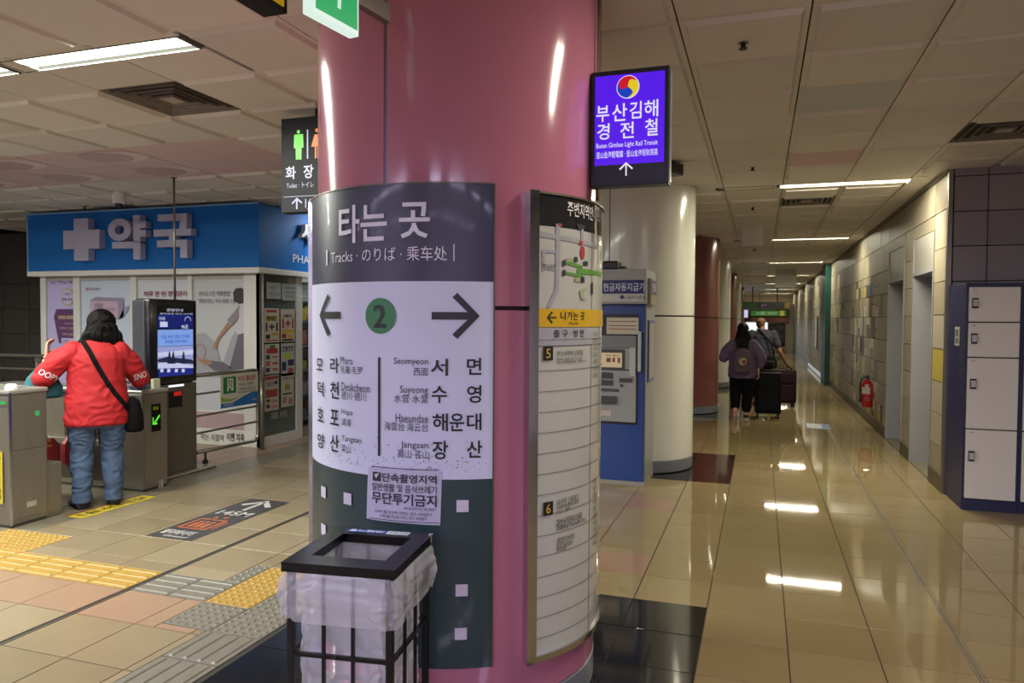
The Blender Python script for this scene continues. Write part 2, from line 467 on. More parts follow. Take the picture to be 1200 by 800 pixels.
def light_at(x0, x1, y0, y1):
    for k, y in enumerate(LROWS):
        if y0 < y+.09 and y1 > y-.09:
            runs = RUNS['r']+(RUNS['l'] if y < 4 else [])+([(-.46, .12)] if y > 5 else [])+([(-1.1, .14), (1.5, 2.74), (2.9, 4.14)] if y < 1 else [])
            for a, b in runs:
                if x0 < b+.02 and x1 > a-.02: return (max(x0, a-.02), min(x1, b+.02), y-.09, y+.09)
    return None
VENTS = [(-3.9, 3.547), (CX0+CPX, CY0+9*CPY), (CX0+3*CPX, CY0+4*CPY)]
pans = []
for i in range(-19, 8):
    for j in range(-14, 68):
        x0, y0 = CX0+CPX*i, CY0+CPY*j
        if x0+.3 > 1.36 and y0 > 7.5: continue
        if j > 13 and x0 < -7: continue
        if any(abs(x0-a) < .1 and abs(y0-b) < .1 for a, b in VENTS): continue
        if x0 > 1.3 and abs(y0-VENTS[2][1]) < .1 and x0 < 1.4: continue
        m = special.get((i, j)) or (PAN_P if (j in (2, 3) and i < -6) else random.choice(PANEL))
        kind = 0 if (random.random() < .12 or (m in (PAN_P, PAN_G))) else 1
        pans.append((i, j, x0, y0, m, kind, light_at(x0, x0+CPX, y0, y0+CPY)))
def prank(p):
    f = in_frame((p[2]+.3, p[3]+.3, CEIL), 60); return f[2] if f else 1e6+abs(p[2])
pans.sort(key=prank)
pm = PANEL+[PAN_G, PAN_P]; bm = B(); n_p = 0
for i, j, x0, y0, m, kind, L in pans:
    if L:                                                      # panels cut round a light: pieces left either side
        for a0, a1, b0, b1, _ in cut((x0+.004, x0+CPX-.004, y0+.002, y0+CPY-.002, m), L):
            if n_p < 290 and prank((0, 0, x0, y0)) < 1e5:
                o = obj('panel', box(None, a0, a1, b0, b1, CEIL, CEIL+.012), m, ceiling); n_p += 1
            else: box(bm, a0, a1, b0, b1, CEIL, CEIL+.012, 0, pm.index(m))
        continue
    if n_p < 290 and prank((0, 0, x0, y0)) < 1e5:
        o = obj('panel', panel_me(m, kind), None, ceiling); o.location = (x0, y0, CEIL+random.uniform(-.001, .001)); n_p += 1
    else: box(bm, x0+.004, x0+CPX-.004, y0+.002, y0+CPY-.002, CEIL-.006*kind, CEIL+.012, 0, pm.index(m))
tag(obj('distant_panel_field', bm, pm, ceiling), kind='stuff')
# smooth soffit band along the corridor wall
obj('border_band', box(None, CX0+3*CPX, 1.62, 7.58, 46, CEIL-.012, CEIL+.01), PANEL[0], ceiling)
obj('border_moulding', box(None, 1.575, 1.6, 7.6, 46, CEIL-.05, CEIL-.012, .004), STEEL_D, ceiling)
# painted petals on the pink panels
S = Plane((0, 0, CEIL), (1, 0, 0), (0, -1, 0)); bmd = B(); bml = B()
for cx in (-5.35, -6.55, -7.75, -8.95):
    for cy in (5.05, 5.68):
        poly(bml, S, [(cx+.30*math.cos(t), -cy+.2*math.sin(t)) for t in [2*math.pi*k/24 for k in range(24)]], .003)
        poly(bmd, S, [(cx-.12+.26*math.cos(t), -cy+.18*math.sin(t)) for t in [2*math.pi*k/24 for k in range(24)]], .005)
obj('petal_print', bml, flat('#dccac8'), ceiling); obj('petal_print', bmd, flat('#b99a98'), ceiling)

# ---- walls
WALLB = mat('wall_mortar', '#2e2a22', .9)
STONE = [mat('stone_%d' % i, c, .45, var=.07, scale=6, stretch=(1, 4, 1)) for i, c in enumerate(['#8d8472', '#867d6b', '#948b79', '#7f7665', '#8a8270'])]
MOS = [mat('mosaic_'+n, c, .4, var=.06) for n, c in (('yellow', '#a08f42'), ('blue', '#474f60'), ('brown', '#4c402f'), ('pale', '#aca596'), ('olive', '#6f6a4c'), ('grey', '#75726a'))]
wall = tag(obj('wall_right', box(None, 1.62, 1.95, 7.62, 8.15, 0, CEIL), WALLB), kind='structure')
wb = B()
DOORS = [(8.16, 9.20), (9.72, 10.88)]
box(wb, 1.62, 2.1, 9.20, 9.72, 0, CEIL); box(wb, 1.62, 2.1, 10.88, 46, 0, CEIL)
for a, b in DOORS: box(wb, 1.62, 2.1, a, b, 2.46, CEIL)
obj('backing', wb, WALLB, wall)
segs = [(7.62, 8.16), (9.20, 9.72), (10.88, 46)]
ZJ = [.15, .40, .694, 1.0, 1.308, 1.628, 1.94, 2.25, 2.6, CEIL-.05]
pieces = []
for (a, b) in segs:
    for r in range(len(ZJ)-1):
        z0, z1 = ZJ[r], ZJ[r+1]; y = a; odd = r % 2
        while y < b-.02:
            L = b-a if b-a < 1 else .72
            if y == a and odd and b-a > 1: L = .4
            y1 = min(y+L, b)
            if b-y1 < .1: y1 = b
            rnd = random.random(); mos = b-a > 1 and z1 < 2.3 and ((abs(y-12.6) < 1.6 and rnd < .9) or rnd < .35)
            if mos:
                nn = random.choice((2, 3, 4)); ws = [random.uniform(.4, 1) for _ in range(nn)]; t = sum(ws); yy = y
                for k, q in enumerate(ws):
                    ye = yy+(y1-y)*q/t
                    mm = random.choice(MOS) if random.random() < .5 else random.choice(STONE)
                    if random.random() < .35:
                        zm = z0+(z1-z0)*random.choice((.4, .5, .6))
                        pieces.append((yy, ye, z0, zm, mm)); pieces.append((yy, ye, zm, z1, random.choice(STONE+MOS[2:5])))
                    else: pieces.append((yy, ye, z0, z1, mm))
                    yy = ye
            else:
                mm = random.choice(STONE)
                if b-a < 1 and random.random() < .0: mm = MOS[0]
                pieces.append((y, y1, z0, z1, mm))
            y = y1
pieces = [(p[0], p[1], p[2], p[3], MOS[0]) if (p[0] < 7.7 and abs(p[2]-1.0) < .02) else p for p in pieces]
for a, b in DOORS: pieces += [(a, b, 2.46, 2.6, STONE[1]), (a, b, 2.6, CEIL-.05, STONE[0])]
pieces.sort(key=lambda p: p[0])
def stone(bm, p, mi=0):
    y0, y1, z0, z1, m = p; g = .004; t = random.uniform(0, .004)
    box(bm, 1.6-t, 1.625, y0+g, y1-g, z0+g, z1-g, 0, mi)
for p in pieces[:290]:
    bm = B(); stone(bm, p); obj('stone_tile', bm, p[4], wall)
bm = B(); sm = STONE+MOS
for p in pieces[290:]: stone(bm, p, sm.index(p[4]))
tag(obj('distant_stone_field', bm, sm, wall), kind='stuff')
bm = B()
for a, b in segs: box(bm, 1.585, 1.62, a, b, 0, .15)
tag(obj('baseboard_right', bm, mat('base_stone', '#4c4437', .4, var=.1)), kind='structure')
tag(obj('trim_1', box(None, 1.585, 1.625, 7.585, 7.64, 0, CEIL-.03, .004), STEEL), kind='structure')
# two recessed service doors
GREY = mat('door_grey', '#8b8a90', .4, var=.03)
for n, (a, b) in enumerate(DOORS, 1):
    d = tag(obj('door_%d' % n, box(None, 1.93, 1.97, a+.03, b-.03, 0.02, 2.08, .003), GREY), kind='structure')
    bm = box(None, 1.59, 2.0, a, a+.035, 0, 2.46); box(bm, 1.59, 2.0, b-.035, b, 0, 2.46); box(bm, 1.59, 2.0, a+.035, b-.035, 2.06, 2.10)
    obj('jamb', bm, GREY, d)
    obj('header_panel', box(None, 1.603, 1.63, a+.035, b-.035, 2.10, 2.46, .003), mat('header', '#8f8c84', .35), d)
    h = obj('door_handle', tube(None, [(1.93, a+.12, 1.0), (1.88, a+.12, 1.0), (1.88, a+.24, 1.0)], .011), CHROME, d)
    obj('threshold', box(None, 1.6, 2.1, a, b, -.003, .015), TILE_G, d)
# green shutter guide further down the wall
tag(obj('trim_2', box(None, 1.48, 1.62, 19.3, 20.4, 0, CEIL, .004), mat('teal_metal', '#12403a', .4)), kind='structure')
# granite wall facing the hall, behind the lockers
GRAN = [mat('granite_%d' % i, c, .35, var=.25, scale=220) for i, c in enumerate(['#8b8187', '#857c82', '#91878c'])]
wall2 = tag(obj('wall_lockers', box(None, 1.61, 6, 7.62, 7.8, 0, CEIL), WALLB), kind='structure')
zz = [0, .33, .65, .97, 1.29, 1.61, 1.93, 2.245, 2.555, 2.87, CEIL]; xx = [1.63, 1.9, 2.5, 3.1, 3.7, 4.3, 4.9, 5.5, 6]
for i in range(len(xx)-1):
    for j in range(len(zz)-1):
        obj('granite_panel', box(None, xx[i]+.004, xx[i+1]-.004, 7.59, 7.63, zz[j]+.004, zz[j+1]-.004, .002), random.choice(GRAN), wall2)
# dark tiled wall far left
DK = [mat('dark_tile_%d' % i, c, .35, var=.06) for i, c in enumerate(['#4a4540', '#46413c', '#4e4943'])]
wall3 = tag(obj('wall_left', box(None, -14, -5.9, 12.12, 12.3, 0, CEIL), WALLB), kind='structure')
obj('backing', box(None, -14, -9.2, 9.12, 9.25, 0, CEIL), WALLB, wall3)
for i in range(8):
    for j in range(7):
        obj('wall_tile', box(None, -14+.6*i+.05, -14+.6*(i+1)+.042, 9.1, 9.13, .42*j+.004, .42*(j+1)-.004, .002), random.choice(DK), wall3)
tag(obj('wall_back', box(None, -14, 6, -6.2, -6, 0, CEIL), mat('plain_wall', '#b8b2aa', .6)), kind='structure')
tag(obj('wall_side', box(None, -14.2, -14, -6, 12, 0, CEIL), mat('plain_wall2', '#b0aaa2', .6)), kind='structure')
tag(obj('wall_side_right', box(None, 6, 6.2, -6, 7.8, 0, CEIL), mat('plain_wall2', '#b0aaa2', .6)), kind='structure')

# ---- light fittings
def fitting(x0, x1, y, on, e, label, group=None, col='#fff8e8'):
    t = thing('ceiling_light', label, 'light', ((x0+x1)/2, y, CEIL), group)
    bm = box(None, x0, x1, y-.088, y-.082, CEIL-.004, CEIL+.06); box(bm, x0, x1, y+.082, y+.088, CEIL-.004, CEIL+.06)
    box(bm, x0, x0+.006, y-.082, y+.082, CEIL-.004, CEIL+.06); box(bm, x1-.006, x1, y-.082, y+.082, CEIL-.004, CEIL+.06)
    box(bm, x0, x1, y-.088, y+.088, CEIL+.06, CEIL+.066)
    wobj('housing', bm, mat('reflector', '#6f6e68', .5), t)
    M = glow(col, 3.0) if on else mat('tube_off', '#b9a8a0', .3)
    if on:
        for s in (-1, 1):
            L = bpy.data.lights.new('tube_lamp', 'AREA'); L.shape = 'RECTANGLE'; L.size = x1-x0-.05; L.size_y = .032; L.energy = e/2; L.color = lin(col)
            lo = bpy.data.objects.new('tube_lamp', L); C.objects.link(lo); lo.parent = t; lo.location = (0, s*.042, .004)
    for s in (-1, 1):
        wobj('tube', tube(None, [(x0+.02, y+s*.042, CEIL+.022), (x1-.02, y+s*.042, CEIL+.022)], .016, 10), M, t, 'all')
ROWN = ['rearmost', 'middle', 'nearest']; ORD = ['first from left', 'second from left', 'third from left', 'fourth from left', 'fifth from left', 'sixth from left', 'fourth from right', 'third from right', 'second from right', 'first from right']
names = ['second', 'third', 'fourth', 'fifth', 'sixth', 'seventh', 'eighth']
for k, y in enumerate(LROWS):
    near = y < 5
    for q, (x0, x1) in enumerate(RUNS['l'] if near else []):
        if y < 1: lb, g = 'twin tube ceiling light behind the viewer, %s row, %s' % (ROWN[k], ORD[q]), 'lights behind the viewer'  # unseen fixtures added for lilac fill on the column and boards
        else: lb, g = (['twin tube light %s of those over the gates left of the view' % o for o in ('furthest left', 'second from left', 'third from left')]+['twin tube light over the gates just outside the left edge', 'twin tube light cut by the left edge, next to the whole one', 'bright twin tube ceiling light at top left beside the square air vent'])[q], None  # the three furthest left are added out of view to brighten the pharmacy
        fitting(x0, x1, y, True, TUBE_NEAR*(1 if y < 1 else 1.5), lb, g, '#e2dcff' if y < 1 else '#fbfff0')
    if y < 4:
        if y < 1:
            for q, x0 in enumerate((-1.1, .155, 1.5, 2.9)): fitting(x0, x0+1.24, y, True, TUBE_NEAR, 'twin tube ceiling light behind the viewer, %s row, %s' % (ROWN[k], ORD[q+6]), 'lights behind the viewer', '#e2dcff')  # right half of the added fill rows, also unseen
        else: fitting(.155, 1.4, y, True, TUBE_NEAR*.8, 'twin tube ceiling light overhead, mirrored in the floor beside the pink column', None, '#fff6e0')
    else:
        n = LROWS.index(y)-3
        fitting(.155, 1.4, y, True, TUBE_FAR*(1.5 if n == 0 else 1), 'nearest lit twin tube light across the corridor ceiling' if n == 0 else '%s lit tube light along the corridor ceiling' % names[n-1], 'corridor tube lights', '#fff8dc')
        fitting(-.46, .11, y, False, 0, 'short unlit tube light left of the %s lit corridor light' % ('nearest' if n == 0 else names[n-1]), 'unlit corridor tubes')
for k, y in enumerate([8.0, 13.0, 17.6, 23.4, 29.0]):
    t = thing('wall_washer', ['recessed downlight by the corner above the first service door', 'recessed downlight washing the wall by the extinguisher', 'recessed downlight above the wall past the green post', 'recessed downlight fourth along the corridor wall', 'recessed downlight fifth along the corridor wall'][k], 'light', (1.44, y, CEIL-.012))
    wobj('ring', lathe(None, 1.44, y, [(.045, CEIL-.018), (.055, CEIL-.018), (.055, CEIL-.012), (.045, CEIL-.012)], 20), WHITE, t)
    wobj('lens', lathe(None, 1.44, y, [(0, CEIL-.0135), (.044, CEIL-.0135)], 20, close=False), glow('#fff1c0', 6), t)
    L = bpy.data.lights.new('washer_lamp', 'SPOT'); L.energy = SPOT_W*(1.3 if k == 0 else 1); L.color = (1, .93, .66); L.spot_size = math.radians(95); L.spot_blend = .8; L.shadow_soft_size = .03
    lo = bpy.data.objects.new('washer_lamp', L); C.objects.link(lo); lo.parent = t; lo.location = (0, 0, -.012); lo.rotation_euler = (0, math.radians(14), 0)

# ---- ceiling fittings: vents, sprinklers, cameras
def vent(x0, y0, w, d, label):
    t = thing('ceiling_vent', label, 'vent', (x0+w/2, y0+d/2, CEIL))
    cx, cy = x0+w/2, y0+d/2; DK_ = mat('vent_dark', '#1c1917', .8)
    wobj('backing', box(None, x0+.01, x0+w-.01, y0+.01, y0+d-.01, CEIL+.008, CEIL+.011), DK_, t)
    for k in range(5):
        a = 1-.19*k; b = a-.085; z = CEIL-.006+.004*(k % 2)
        bm = B()
        def rg(s, z): return [bm.verts.new((cx+sx*w/2*s, cy+sy*d/2*s, z)) for sx, sy in ((-1, -1), (1, -1), (1, 1), (-1, 1))]
        A, Bq, Cq = rg(a, z+.012), rg(a-.01, z), rg(b, z+.014)
        for P, Q in ((A, Bq), (Bq, Cq)):
            for q in range(4): bm.faces.new((P[q], P[(q+1) % 4], Q[(q+1) % 4], Q[q]))
        wobj('louvre', bm, mat('vent_metal', '#6e655c', .5, var=.3, scale=9), t)
    wobj('centre_plate', box(None, cx-w*.09, cx+w*.09, cy-d*.09, cy+d*.09, CEIL-.006, CEIL), mat('vent_plate', '#a59a90', .5), t)
vent(*VENTS[0], CPX, CPY, 'sooty square air vent in the ceiling at top left, below the bright light')
vent(*VENTS[1], CPX, CPY, 'grey square air vent in the corridor ceiling behind the nearest lit light')
vent(*VENTS[2], CPX, CPY, 'square air vent in the ceiling at the right edge above the lockers')
def sprinkler(x, y, label):
    t = thing('sprinkler', label, 'sprinkler', (x, y, CEIL-.012), 'corridor ceiling sprinklers')
    wobj('cup', lathe(None, x, y, [(.05, CEIL-.012), (.045, CEIL-.02), (.02, CEIL-.024), (0, CEIL-.024)], 20, close=False), mat('cup', '#8a7c62', .4, .5), t)
    wobj('head', lathe(None, x, y, [(.012, CEIL-.022), (.012, CEIL-.045), (.022, CEIL-.05), (.02, CEIL-.054), (0, CEIL-.054)], 14, close=False), BLACK, t)
for (px, py), nm in (((871, 45), 'nearest corridor sprinkler head, at upper right'), ((882, 193), 'second sprinkler head, just before the nearest lit light'), ((882, 241), 'third sprinkler head, just past the nearest lit light'), ((884, 291), 'fourth sprinkler head along the corridor ceiling'), ((99, 240), 'sprinkler head over the blue fascia left of the dome camera')):
    P = hitZ(px, py, CEIL); sprinkler(P.x, P.y, nm)
P = hitZ(139, 225, CEIL)
t = thing('dome_camera', 'white ceiling dome camera in front of the blue pharmacy fascia', 'camera', P)
wobj('housing', lathe(None, P.x, P.y, [(.07, CEIL), (.07, CEIL-.11), (.055, CEIL-.13), (0, CEIL-.13)], 28, close=False), mat('cam_white', '#dcd8d8', .4), t, True)
wobj('dome', lathe(None, P.x, P.y, [(.04, CEIL-.128), (.038, CEIL-.15), (.02, CEIL-.168), (0, CEIL-.172)], 20, close=False), mat('cam_black', '#101014', .1), t, 'all')
t = thing('bullet_camera', 'small black camera on the ceiling right of the purple sign', 'camera', (-.56, 6.5, CEIL))
P = hitZ(789, 186, CEIL)-Vector((0, 0, .09))
wobj('bracket', tube(None, [(P.x, P.y, CEIL), (P.x, P.y, P.z+.03)], .015), BLACK, t)
wobj('body', obox(None, P, (1, -.5, 0), (.5, 1, 0), (0, 0, 1), .10, .18, .10, .008), BLACK, t)
for (px, py, nm, pp) in ((882, 276, 'pale square hanging panel under the corridor ceiling, nearer one', 11.5), (921, 325, 'grey square hanging panel under the corridor ceiling, farther one', 21.5)):
    P = hitY(px, py, pp)
    t = thing('hanging_box', nm, 'panel', (P.x, pp, CEIL))
    s = 11/FPX*pp
    wobj('board', box(None, P.x-s, P.x+s, pp-.03, pp+.03, P.z-s, P.z+s, .004), mat('panel_grey', '#d0cdc6', .4), t)
    wobj('rod', tube(None, [(P.x, pp, P.z+s), (P.x, pp, CEIL)], .012), BLACK, t)

# ================================================================== COLUMNS
PINK = mat('column_pink', '#b56f84', .14, var=.03, scale=2, coat=.25, spec=.4)
PINK2 = mat('column_salmon', '#7c4c46', .2, var=.03, scale=2, coat=.2)
CREAM = mat('column_cream', '#d6d6ca', .18, var=.02, scale=2, coat=.2)
STRIP = mat('column_strip', '#6a6478', .35, .4); PLINTH = mat('plinth_grey', '#70747a', .4, var=.04)
GROOVE = mat('groove', '#2a2024', .7)
labels = ['large glossy pink round column in the foreground carrying the station boards', 'cream round column behind the blue cash machine', 'salmon red round column behind the cream one', 'second cream round column along the corridor', 'second salmon round column along the corridor', 'third cream round column, far down the corridor', 'furthest salmon round column at the corridor end']
for k, (cx, cy) in enumerate(ctr):
    if k == 0: cx, cy = -1.28, 3.06
    r = .61 if k == 0 else .6
    m = PINK if k == 0 else (CREAM if k % 2 else PINK2)
    t = thing('column', labels[k], 'column', (cx, cy, 0))
    n = 96 if k < 2 else 40; JZ = 1.605; a_0 = -94 if k == 0 else -110
    wobj('core', lathe(None, cx, cy, [(r-.02, 0), (r-.02, CEIL-.001)], n), GROOVE, t)
    for a in (a_0, a_0+120, a_0+240):
        h = .65 if k < 2 else .8
        for z0, z1 in ((.13, JZ-.008), (JZ+.008, CEIL-.003)):
            wobj('cladding_panel', cylbox(cx, cy, r-.02, r, a+h, a+120-h, z0, z1, n//3), m, t, True)
        wobj('joint_strip', cylbox(cx, cy, r-.02, r-.003, a-h, a+h, .13, CEIL-.003, 3), STRIP, t)
    wobj('plinth', lathe(None, cx, cy, [(r-.01, .012), (r+.002, .012), (r+.002, .12), (r-.01, .128)], n), PLINTH, t, True)
    wobj('foot_gap', lathe(None, cx, cy, [(r-.015, .001), (r-.015, .012)], n), GROOVE, t)

# ---- track board on the pink column
CC = (-1.28, 3.06); S = Cyl(*CC, .635); R_ = .635
T_ = thing('track_board', 'tall curved station board with two arrows and a green 2, on the pink column', 'sign', (CC[0], CC[1]-.635, .27))
a0, a1 = -150, -56
deg = lambda a: math.radians(a)*R_
wobj('header_sheet', cylbox(*CC, .62, R_, a0, a1, 1.70, 2.053, 60), mat('board_navy', '#332f48', .35, coat=.1), T_, True)
wobj('white_sheet', cylbox(*CC, .62, R_, a0, a1, .979, 1.70, 60), mat('board_white', '#cccfe6', .38, coat=.1), T_, True)
wobj('green_sheet', cylbox(*CC, .62, R_, a0, a1, .279, .979, 60), mat('board_green', '#20393d', .4, coat=.2, bump=.1, bscale=300), T_, True)
wobj('edge_trim', cylbox(*CC, .612, .652, a0-3.2, a0, .27, 2.06, 4), CHROME, T_)
wobj('edge_trim', cylbox(*CC, .612, .638, a1, a1+.5, .275, 2.056, 2), STEEL_D, T_)
bm = cylbox(*CC, .612, .638, a0, a1, 2.053, 2.058, 50); wobj('edge_trim', bm, STEEL_D, T_)
bm = B()
ptext(bm, S, '타는', 398, 239, 454, 284, .025); ptext(bm, S, '곳', 468, 237, 504, 279, .025)
ptext(bm, S, 'Tracks · のりば · 乘车处', 389, 289, 524, 306, .0)
for x, ya, yb in ((384, 293, 311), (532, 286, 306)): prect(bm, S, x-.6, ya, x+.6, yb, .004)
wobj('lettering', bm, flat('#e2e0ee', .5), T_)
BK = flat('#141418', .4); bm = B()
# arrows: a head of two arms and a shaft, from the right-hand one and its mirror image
ur0, ur1 = S.uv(506, 370)[0], S.uv(562, 370)[0]; vm = S.uv(535, 370)[1]; hh = abs(S.uv(535, 343)[1]-S.uv(535, 397)[1])/2
L = ur1-ur0; uc = S.uv(446, 370)[0]; th = .022
for sg in (1, -1):
    ba = B()
    def q(u, v): return (u if sg > 0 else 2*uc-u, vm+v)
    sh = [q(ur0, -th/1.6), q(ur1-.02, -th/1.6), q(ur1-.02, th/1.6), q(ur0, th/1.6)]
    for P in (sh, [q(ur1, 0), q(ur1-.03, .0), q(ur1-L*.57, hh-.016), q(ur1-L*.57+.018, hh)], [q(ur1, 0), q(ur1-.03, 0), q(ur1-L*.57, -hh+.016), q(ur1-L*.57+.018, -hh)]): poly(ba, S, P, .004)
    wobj('arrow', ba, BK, T_)
bm = B()
rows = [((505, 420, 525, 440), '서', (547, 419, 564, 439), '면', 'Seomyeon', (462, 419, 502, 429), '西面', (485, 431, 502, 440)),
        ((506, 452, 524, 472), '수', (547, 451, 564, 472), '영', 'Suyeong', (469, 452, 502, 463), '水营·水营', (462, 462, 502, 472)),
        ((507, 484, 525, 505), '해', (547, 484, 564, 504), '대', 'Haeundae', (464, 485, 502, 495), '海雲台·海云台', (451, 495, 502, 505)),
        ((507, 516, 525, 538), '장', (547, 516, 565, 536), '산', 'Jangsan', (470, 517, 502, 527), '萇山·苌山', (466, 527, 503, 537))]
bt = B()
for b1, s1, b2, s2, en, be, cn, bc in rows:
    ptext(bm, S, s1, *b1, .022); ptext(bm, S, s2, *b2, .022); ptext(bt, S, en, *be, 0); ptext(bt, S, cn, *bc, 0)
ptext(bm, S, '운', 527, 484, 544, 505, .022)
lr = [('모', (372, 420, 379, 434), '라', (388, 419, 398, 437), 'Mora', (400, 418, 414, 427), '毛羅·毛罗', (400, 429, 425, 438)),
      ('덕', (373, 447, 380, 464), '천', (388, 447, 398, 467), 'Deokcheon', (401, 449, 434, 459), '德川·德川', (401, 459, 430, 469)),
      ('호', (373, 477, 380, 494), '포', (388, 480, 398, 498), 'Hopo', (401, 479, 414, 488), '湖浦', (401, 490, 412, 499)),
      ('양', (373, 508, 381, 525), '산', (388, 509, 398, 529), 'Yangsan', (401, 511, 424, 520), '梁山', (401, 521, 412, 530))]
for s1, b1, s2, b2, en, be, cn, bc in lr:
    ptext(bm, S, s1, *b1, .018); ptext(bm, S, s2, *b2, .02); ptext(bt, S, en, *be, 0); ptext(bt, S, cn, *bc, 0)
prect(bm, S, 443.6, 418.5, 446.2, 534, .004)
wobj('lettering', bm, BK, T_); wobj('lettering', bt, flat('#2b2b33', .4), T_)
bm = B(); c = S.uv(446, 370); disc(bm, S, c[0], c[1], .066, .0035, 40); wobj('line_badge', bm, flat('#2f7a45', .4), T_)
bm = B(); ptext(bm, S, '2', 438.5, 357, 453, 384, .02, .006); wobj('lettering', bm, BK, T_)
for x, y in ((380, 576), (408, 584), (380, 620), (542, 592.5), (541, 691), (540, 742)):
    u, v = S.uv(x, y); bm = B(); rect(bm, S, u-.022, v-.022, u+.022, v+.022, .004); wobj('paper_patch', bm, flat('#c9c3d4'), T_)
# specks of wear along the bottom of the white sheet
bm = B(); rr = random.Random(3)
for _ in range(170):
    u = deg(rr.uniform(-125, -58)); v = 1.0+abs(rr.gauss(0, .055)); s = rr.uniform(.0008, .0024)
    poly(bm, S, [(u-s, v-s), (u+s, v-s*.6), (u+s*.7, v+s), (u-s, v+s)], .0035)
tag(wobj('wear_specks', bm, flat('#4a4a5c'), T_), kind='stuff')
# taped notice
N_ = thing('paper_notice', 'white paper notice taped where the board turns green, above the bin', 'notice', (S.p(*S.uv(473, 580), 0)))
S2 = Cyl(*CC, .637); cn = [S2.uv(*q) for q in ((432, 547), (518, 552), (516, 615), (430, 607))]
bm = B(); nU, nV = 14, 5; G = []
for j in range(nV+1):
    row = []
    for i in range(nU+1):
        a, b = i/nU, j/nV
        u = (cn[3][0]*(1-a)+cn[2][0]*a)*(1-b)+(cn[0][0]*(1-a)+cn[1][0]*a)*b; v = (cn[3][1]*(1-a)+cn[2][1]*a)*(1-b)+(cn[0][1]*(1-a)+cn[1][1]*a)*b
        row.append(bm.verts.new(S2.p(u, v, .002+.0015*math.sin(a*9+b*3))))
    G.append(row)
for j in range(nV):
    for i in range(nU): bm.faces.new((G[j][i], G[j][i+1], G[j+1][i+1], G[j+1][i]))
wobj('sheet', bm, flat('#bcb9d0', .5), N_, 'all')
bm = B()
ptext(bm, S2, '단속촬영지역', 449, 555.5, 512, 566, .03, .0065); prect(bm, S2, 438, 552.5, 447, 563, .0065)
ptext(bm, S2, '일반생활 및 음식쓰레기', 437, 567.5, 512, 577, .015, .0065); ptext(bm, S2, '무단투기금지', 437, 578, 512, 592, .03, .0065)
for y, a, b in ((594, 474, 511), (599, 440, 507), (604, 446, 501)): ptext(bm, S2, '쓰레기를 무단투기하는 경우 과태료가', a, y, b, y+4, 0, .0065)
prect(bm, S2, 436, 548.5, 515, 549.3, .0065); prect(bm, S2, 434, 610, 515, 610.8, .0065)
wobj('lettering', bm, flat('#26242e'), N_)
bm = B(); ppoly(bm, S2, [(440, 555), (446, 553.5), (442, 560)], .008); wobj('camera_symbol', bm, flat('#bcb9d0'), N_)

# ---- map board on the right side of the column
T_ = thing('map_board', 'tall curved white board with area map and yellow exit band, on the pink column', 'sign', S.p(deg(-20), .27))
b0, b1 = -40, 24
SB = mat('mapboard_white', '#b9b9b2', .12, coat=.7); SN = mat('mapboard_black', '#2a2a2c', .12, coat=.7)
wobj('header_sheet', cylbox(*CC, .615, R_, b0, b1, 1.915, 2.035, 40), SN, T_, True)
wobj('sheet', cylbox(*CC, .615, R_, b0, b1, .285, 1.915, 40), SB, T_, True)
wobj('edge_trim', cylbox(*CC, .612, .648, b0-3.6, b0, .262, 2.043, 4), CHROME, T_, True)
wobj('edge_trim', cylbox(*CC, .612, .648, b1, b1+3.6, .262, 2.043, 4), CHROME, T_, True)
bm = cylbox(*CC, .612, .642, b0, b1, 2.035, 2.043, 40); wobj('edge_trim', bm, STEEL_D, T_); wobj('edge_trim', cylbox(*CC, .612, .645, b0, b1, .262, .285, 40), CHROME, T_)
seam = S.uv(692, 450)[0]
wobj('sheet_seam', cylbox(*CC, R_, R_+.0015, math.degrees(seam/R_)-.25, math.degrees(seam/R_)+.25, .285, 1.915, 2), flat('#77787a'), T_)
bm = B(); text(bm, S, '주변지역안내도', *(lambda a: (a[0], a[1], a[2]+.10, a[3]))(uvbox(S, 664, 238, 692, 255)), .012); wobj('lettering', bm, flat('#d8d6d2'), T_)
bm = B()
roads = [[(630, 271), (699, 287), (699, 292), (630, 277)], [(651, 262), (656, 263), (656, 290), (654, 340), (645, 360), (640, 360), (650, 338), (651, 290)],
         [(635, 292), (651, 294), (651, 297), (638, 296), (638, 318), (635, 317)], [(680, 266), (683, 267), (684, 300), (681, 300)], [(636, 312), (651, 314), (651, 317), (636, 315)]]
for p in roads: ppoly(bm, S, p, .003)
wobj('map_roads', bm, flat('#97999f'), T_)
bm = B(); ppoly(bm, S, [(662, 306), (682, 311), (682, 315), (662, 309)], .0036); ppoly(bm, S, [(662, 318), (682, 322), (682, 326), (662, 321)], .0036); ppoly(bm, S, [(676, 314), (704, 319), (704, 323), (676, 321)], .0036)
wobj('map_station', bm, flat('#5b8f3b'), T_)
bm = B(); prect(bm, S, 658.5, 304.5, 662, 311.5, .004); prect(bm, S, 658.5, 316, 662, 323, .004); prect(bm, S, 672, 301, 676, 307, .004); prect(bm, S, 683, 306, 688, 311, .004); prect(bm, S, 680, 324, 684, 331, .004)
ptext(bm, S, '경차로역', 635, 309, 650, 315, 0); ptext(bm, S, '사상교', 678, 350, 686, 353, 0); prect(bm, S, 692, 331, 694, 345, .004); ppoly(bm, S, [(675, 262), (686, 265), (680, 270), (677, 269)], .004)
wobj('map_marks', bm, flat('#35353a'), T_)
bm = B(); u, v = S.uv(682, 296); disc(bm, S, u, v, .017, .004, 20, .026); prect(bm, S, 653, 262, 658, 265, .004); prect(bm, S, 678, 282, 682, 287, .004); wobj('map_marks', bm, flat('#a63340'), T_)
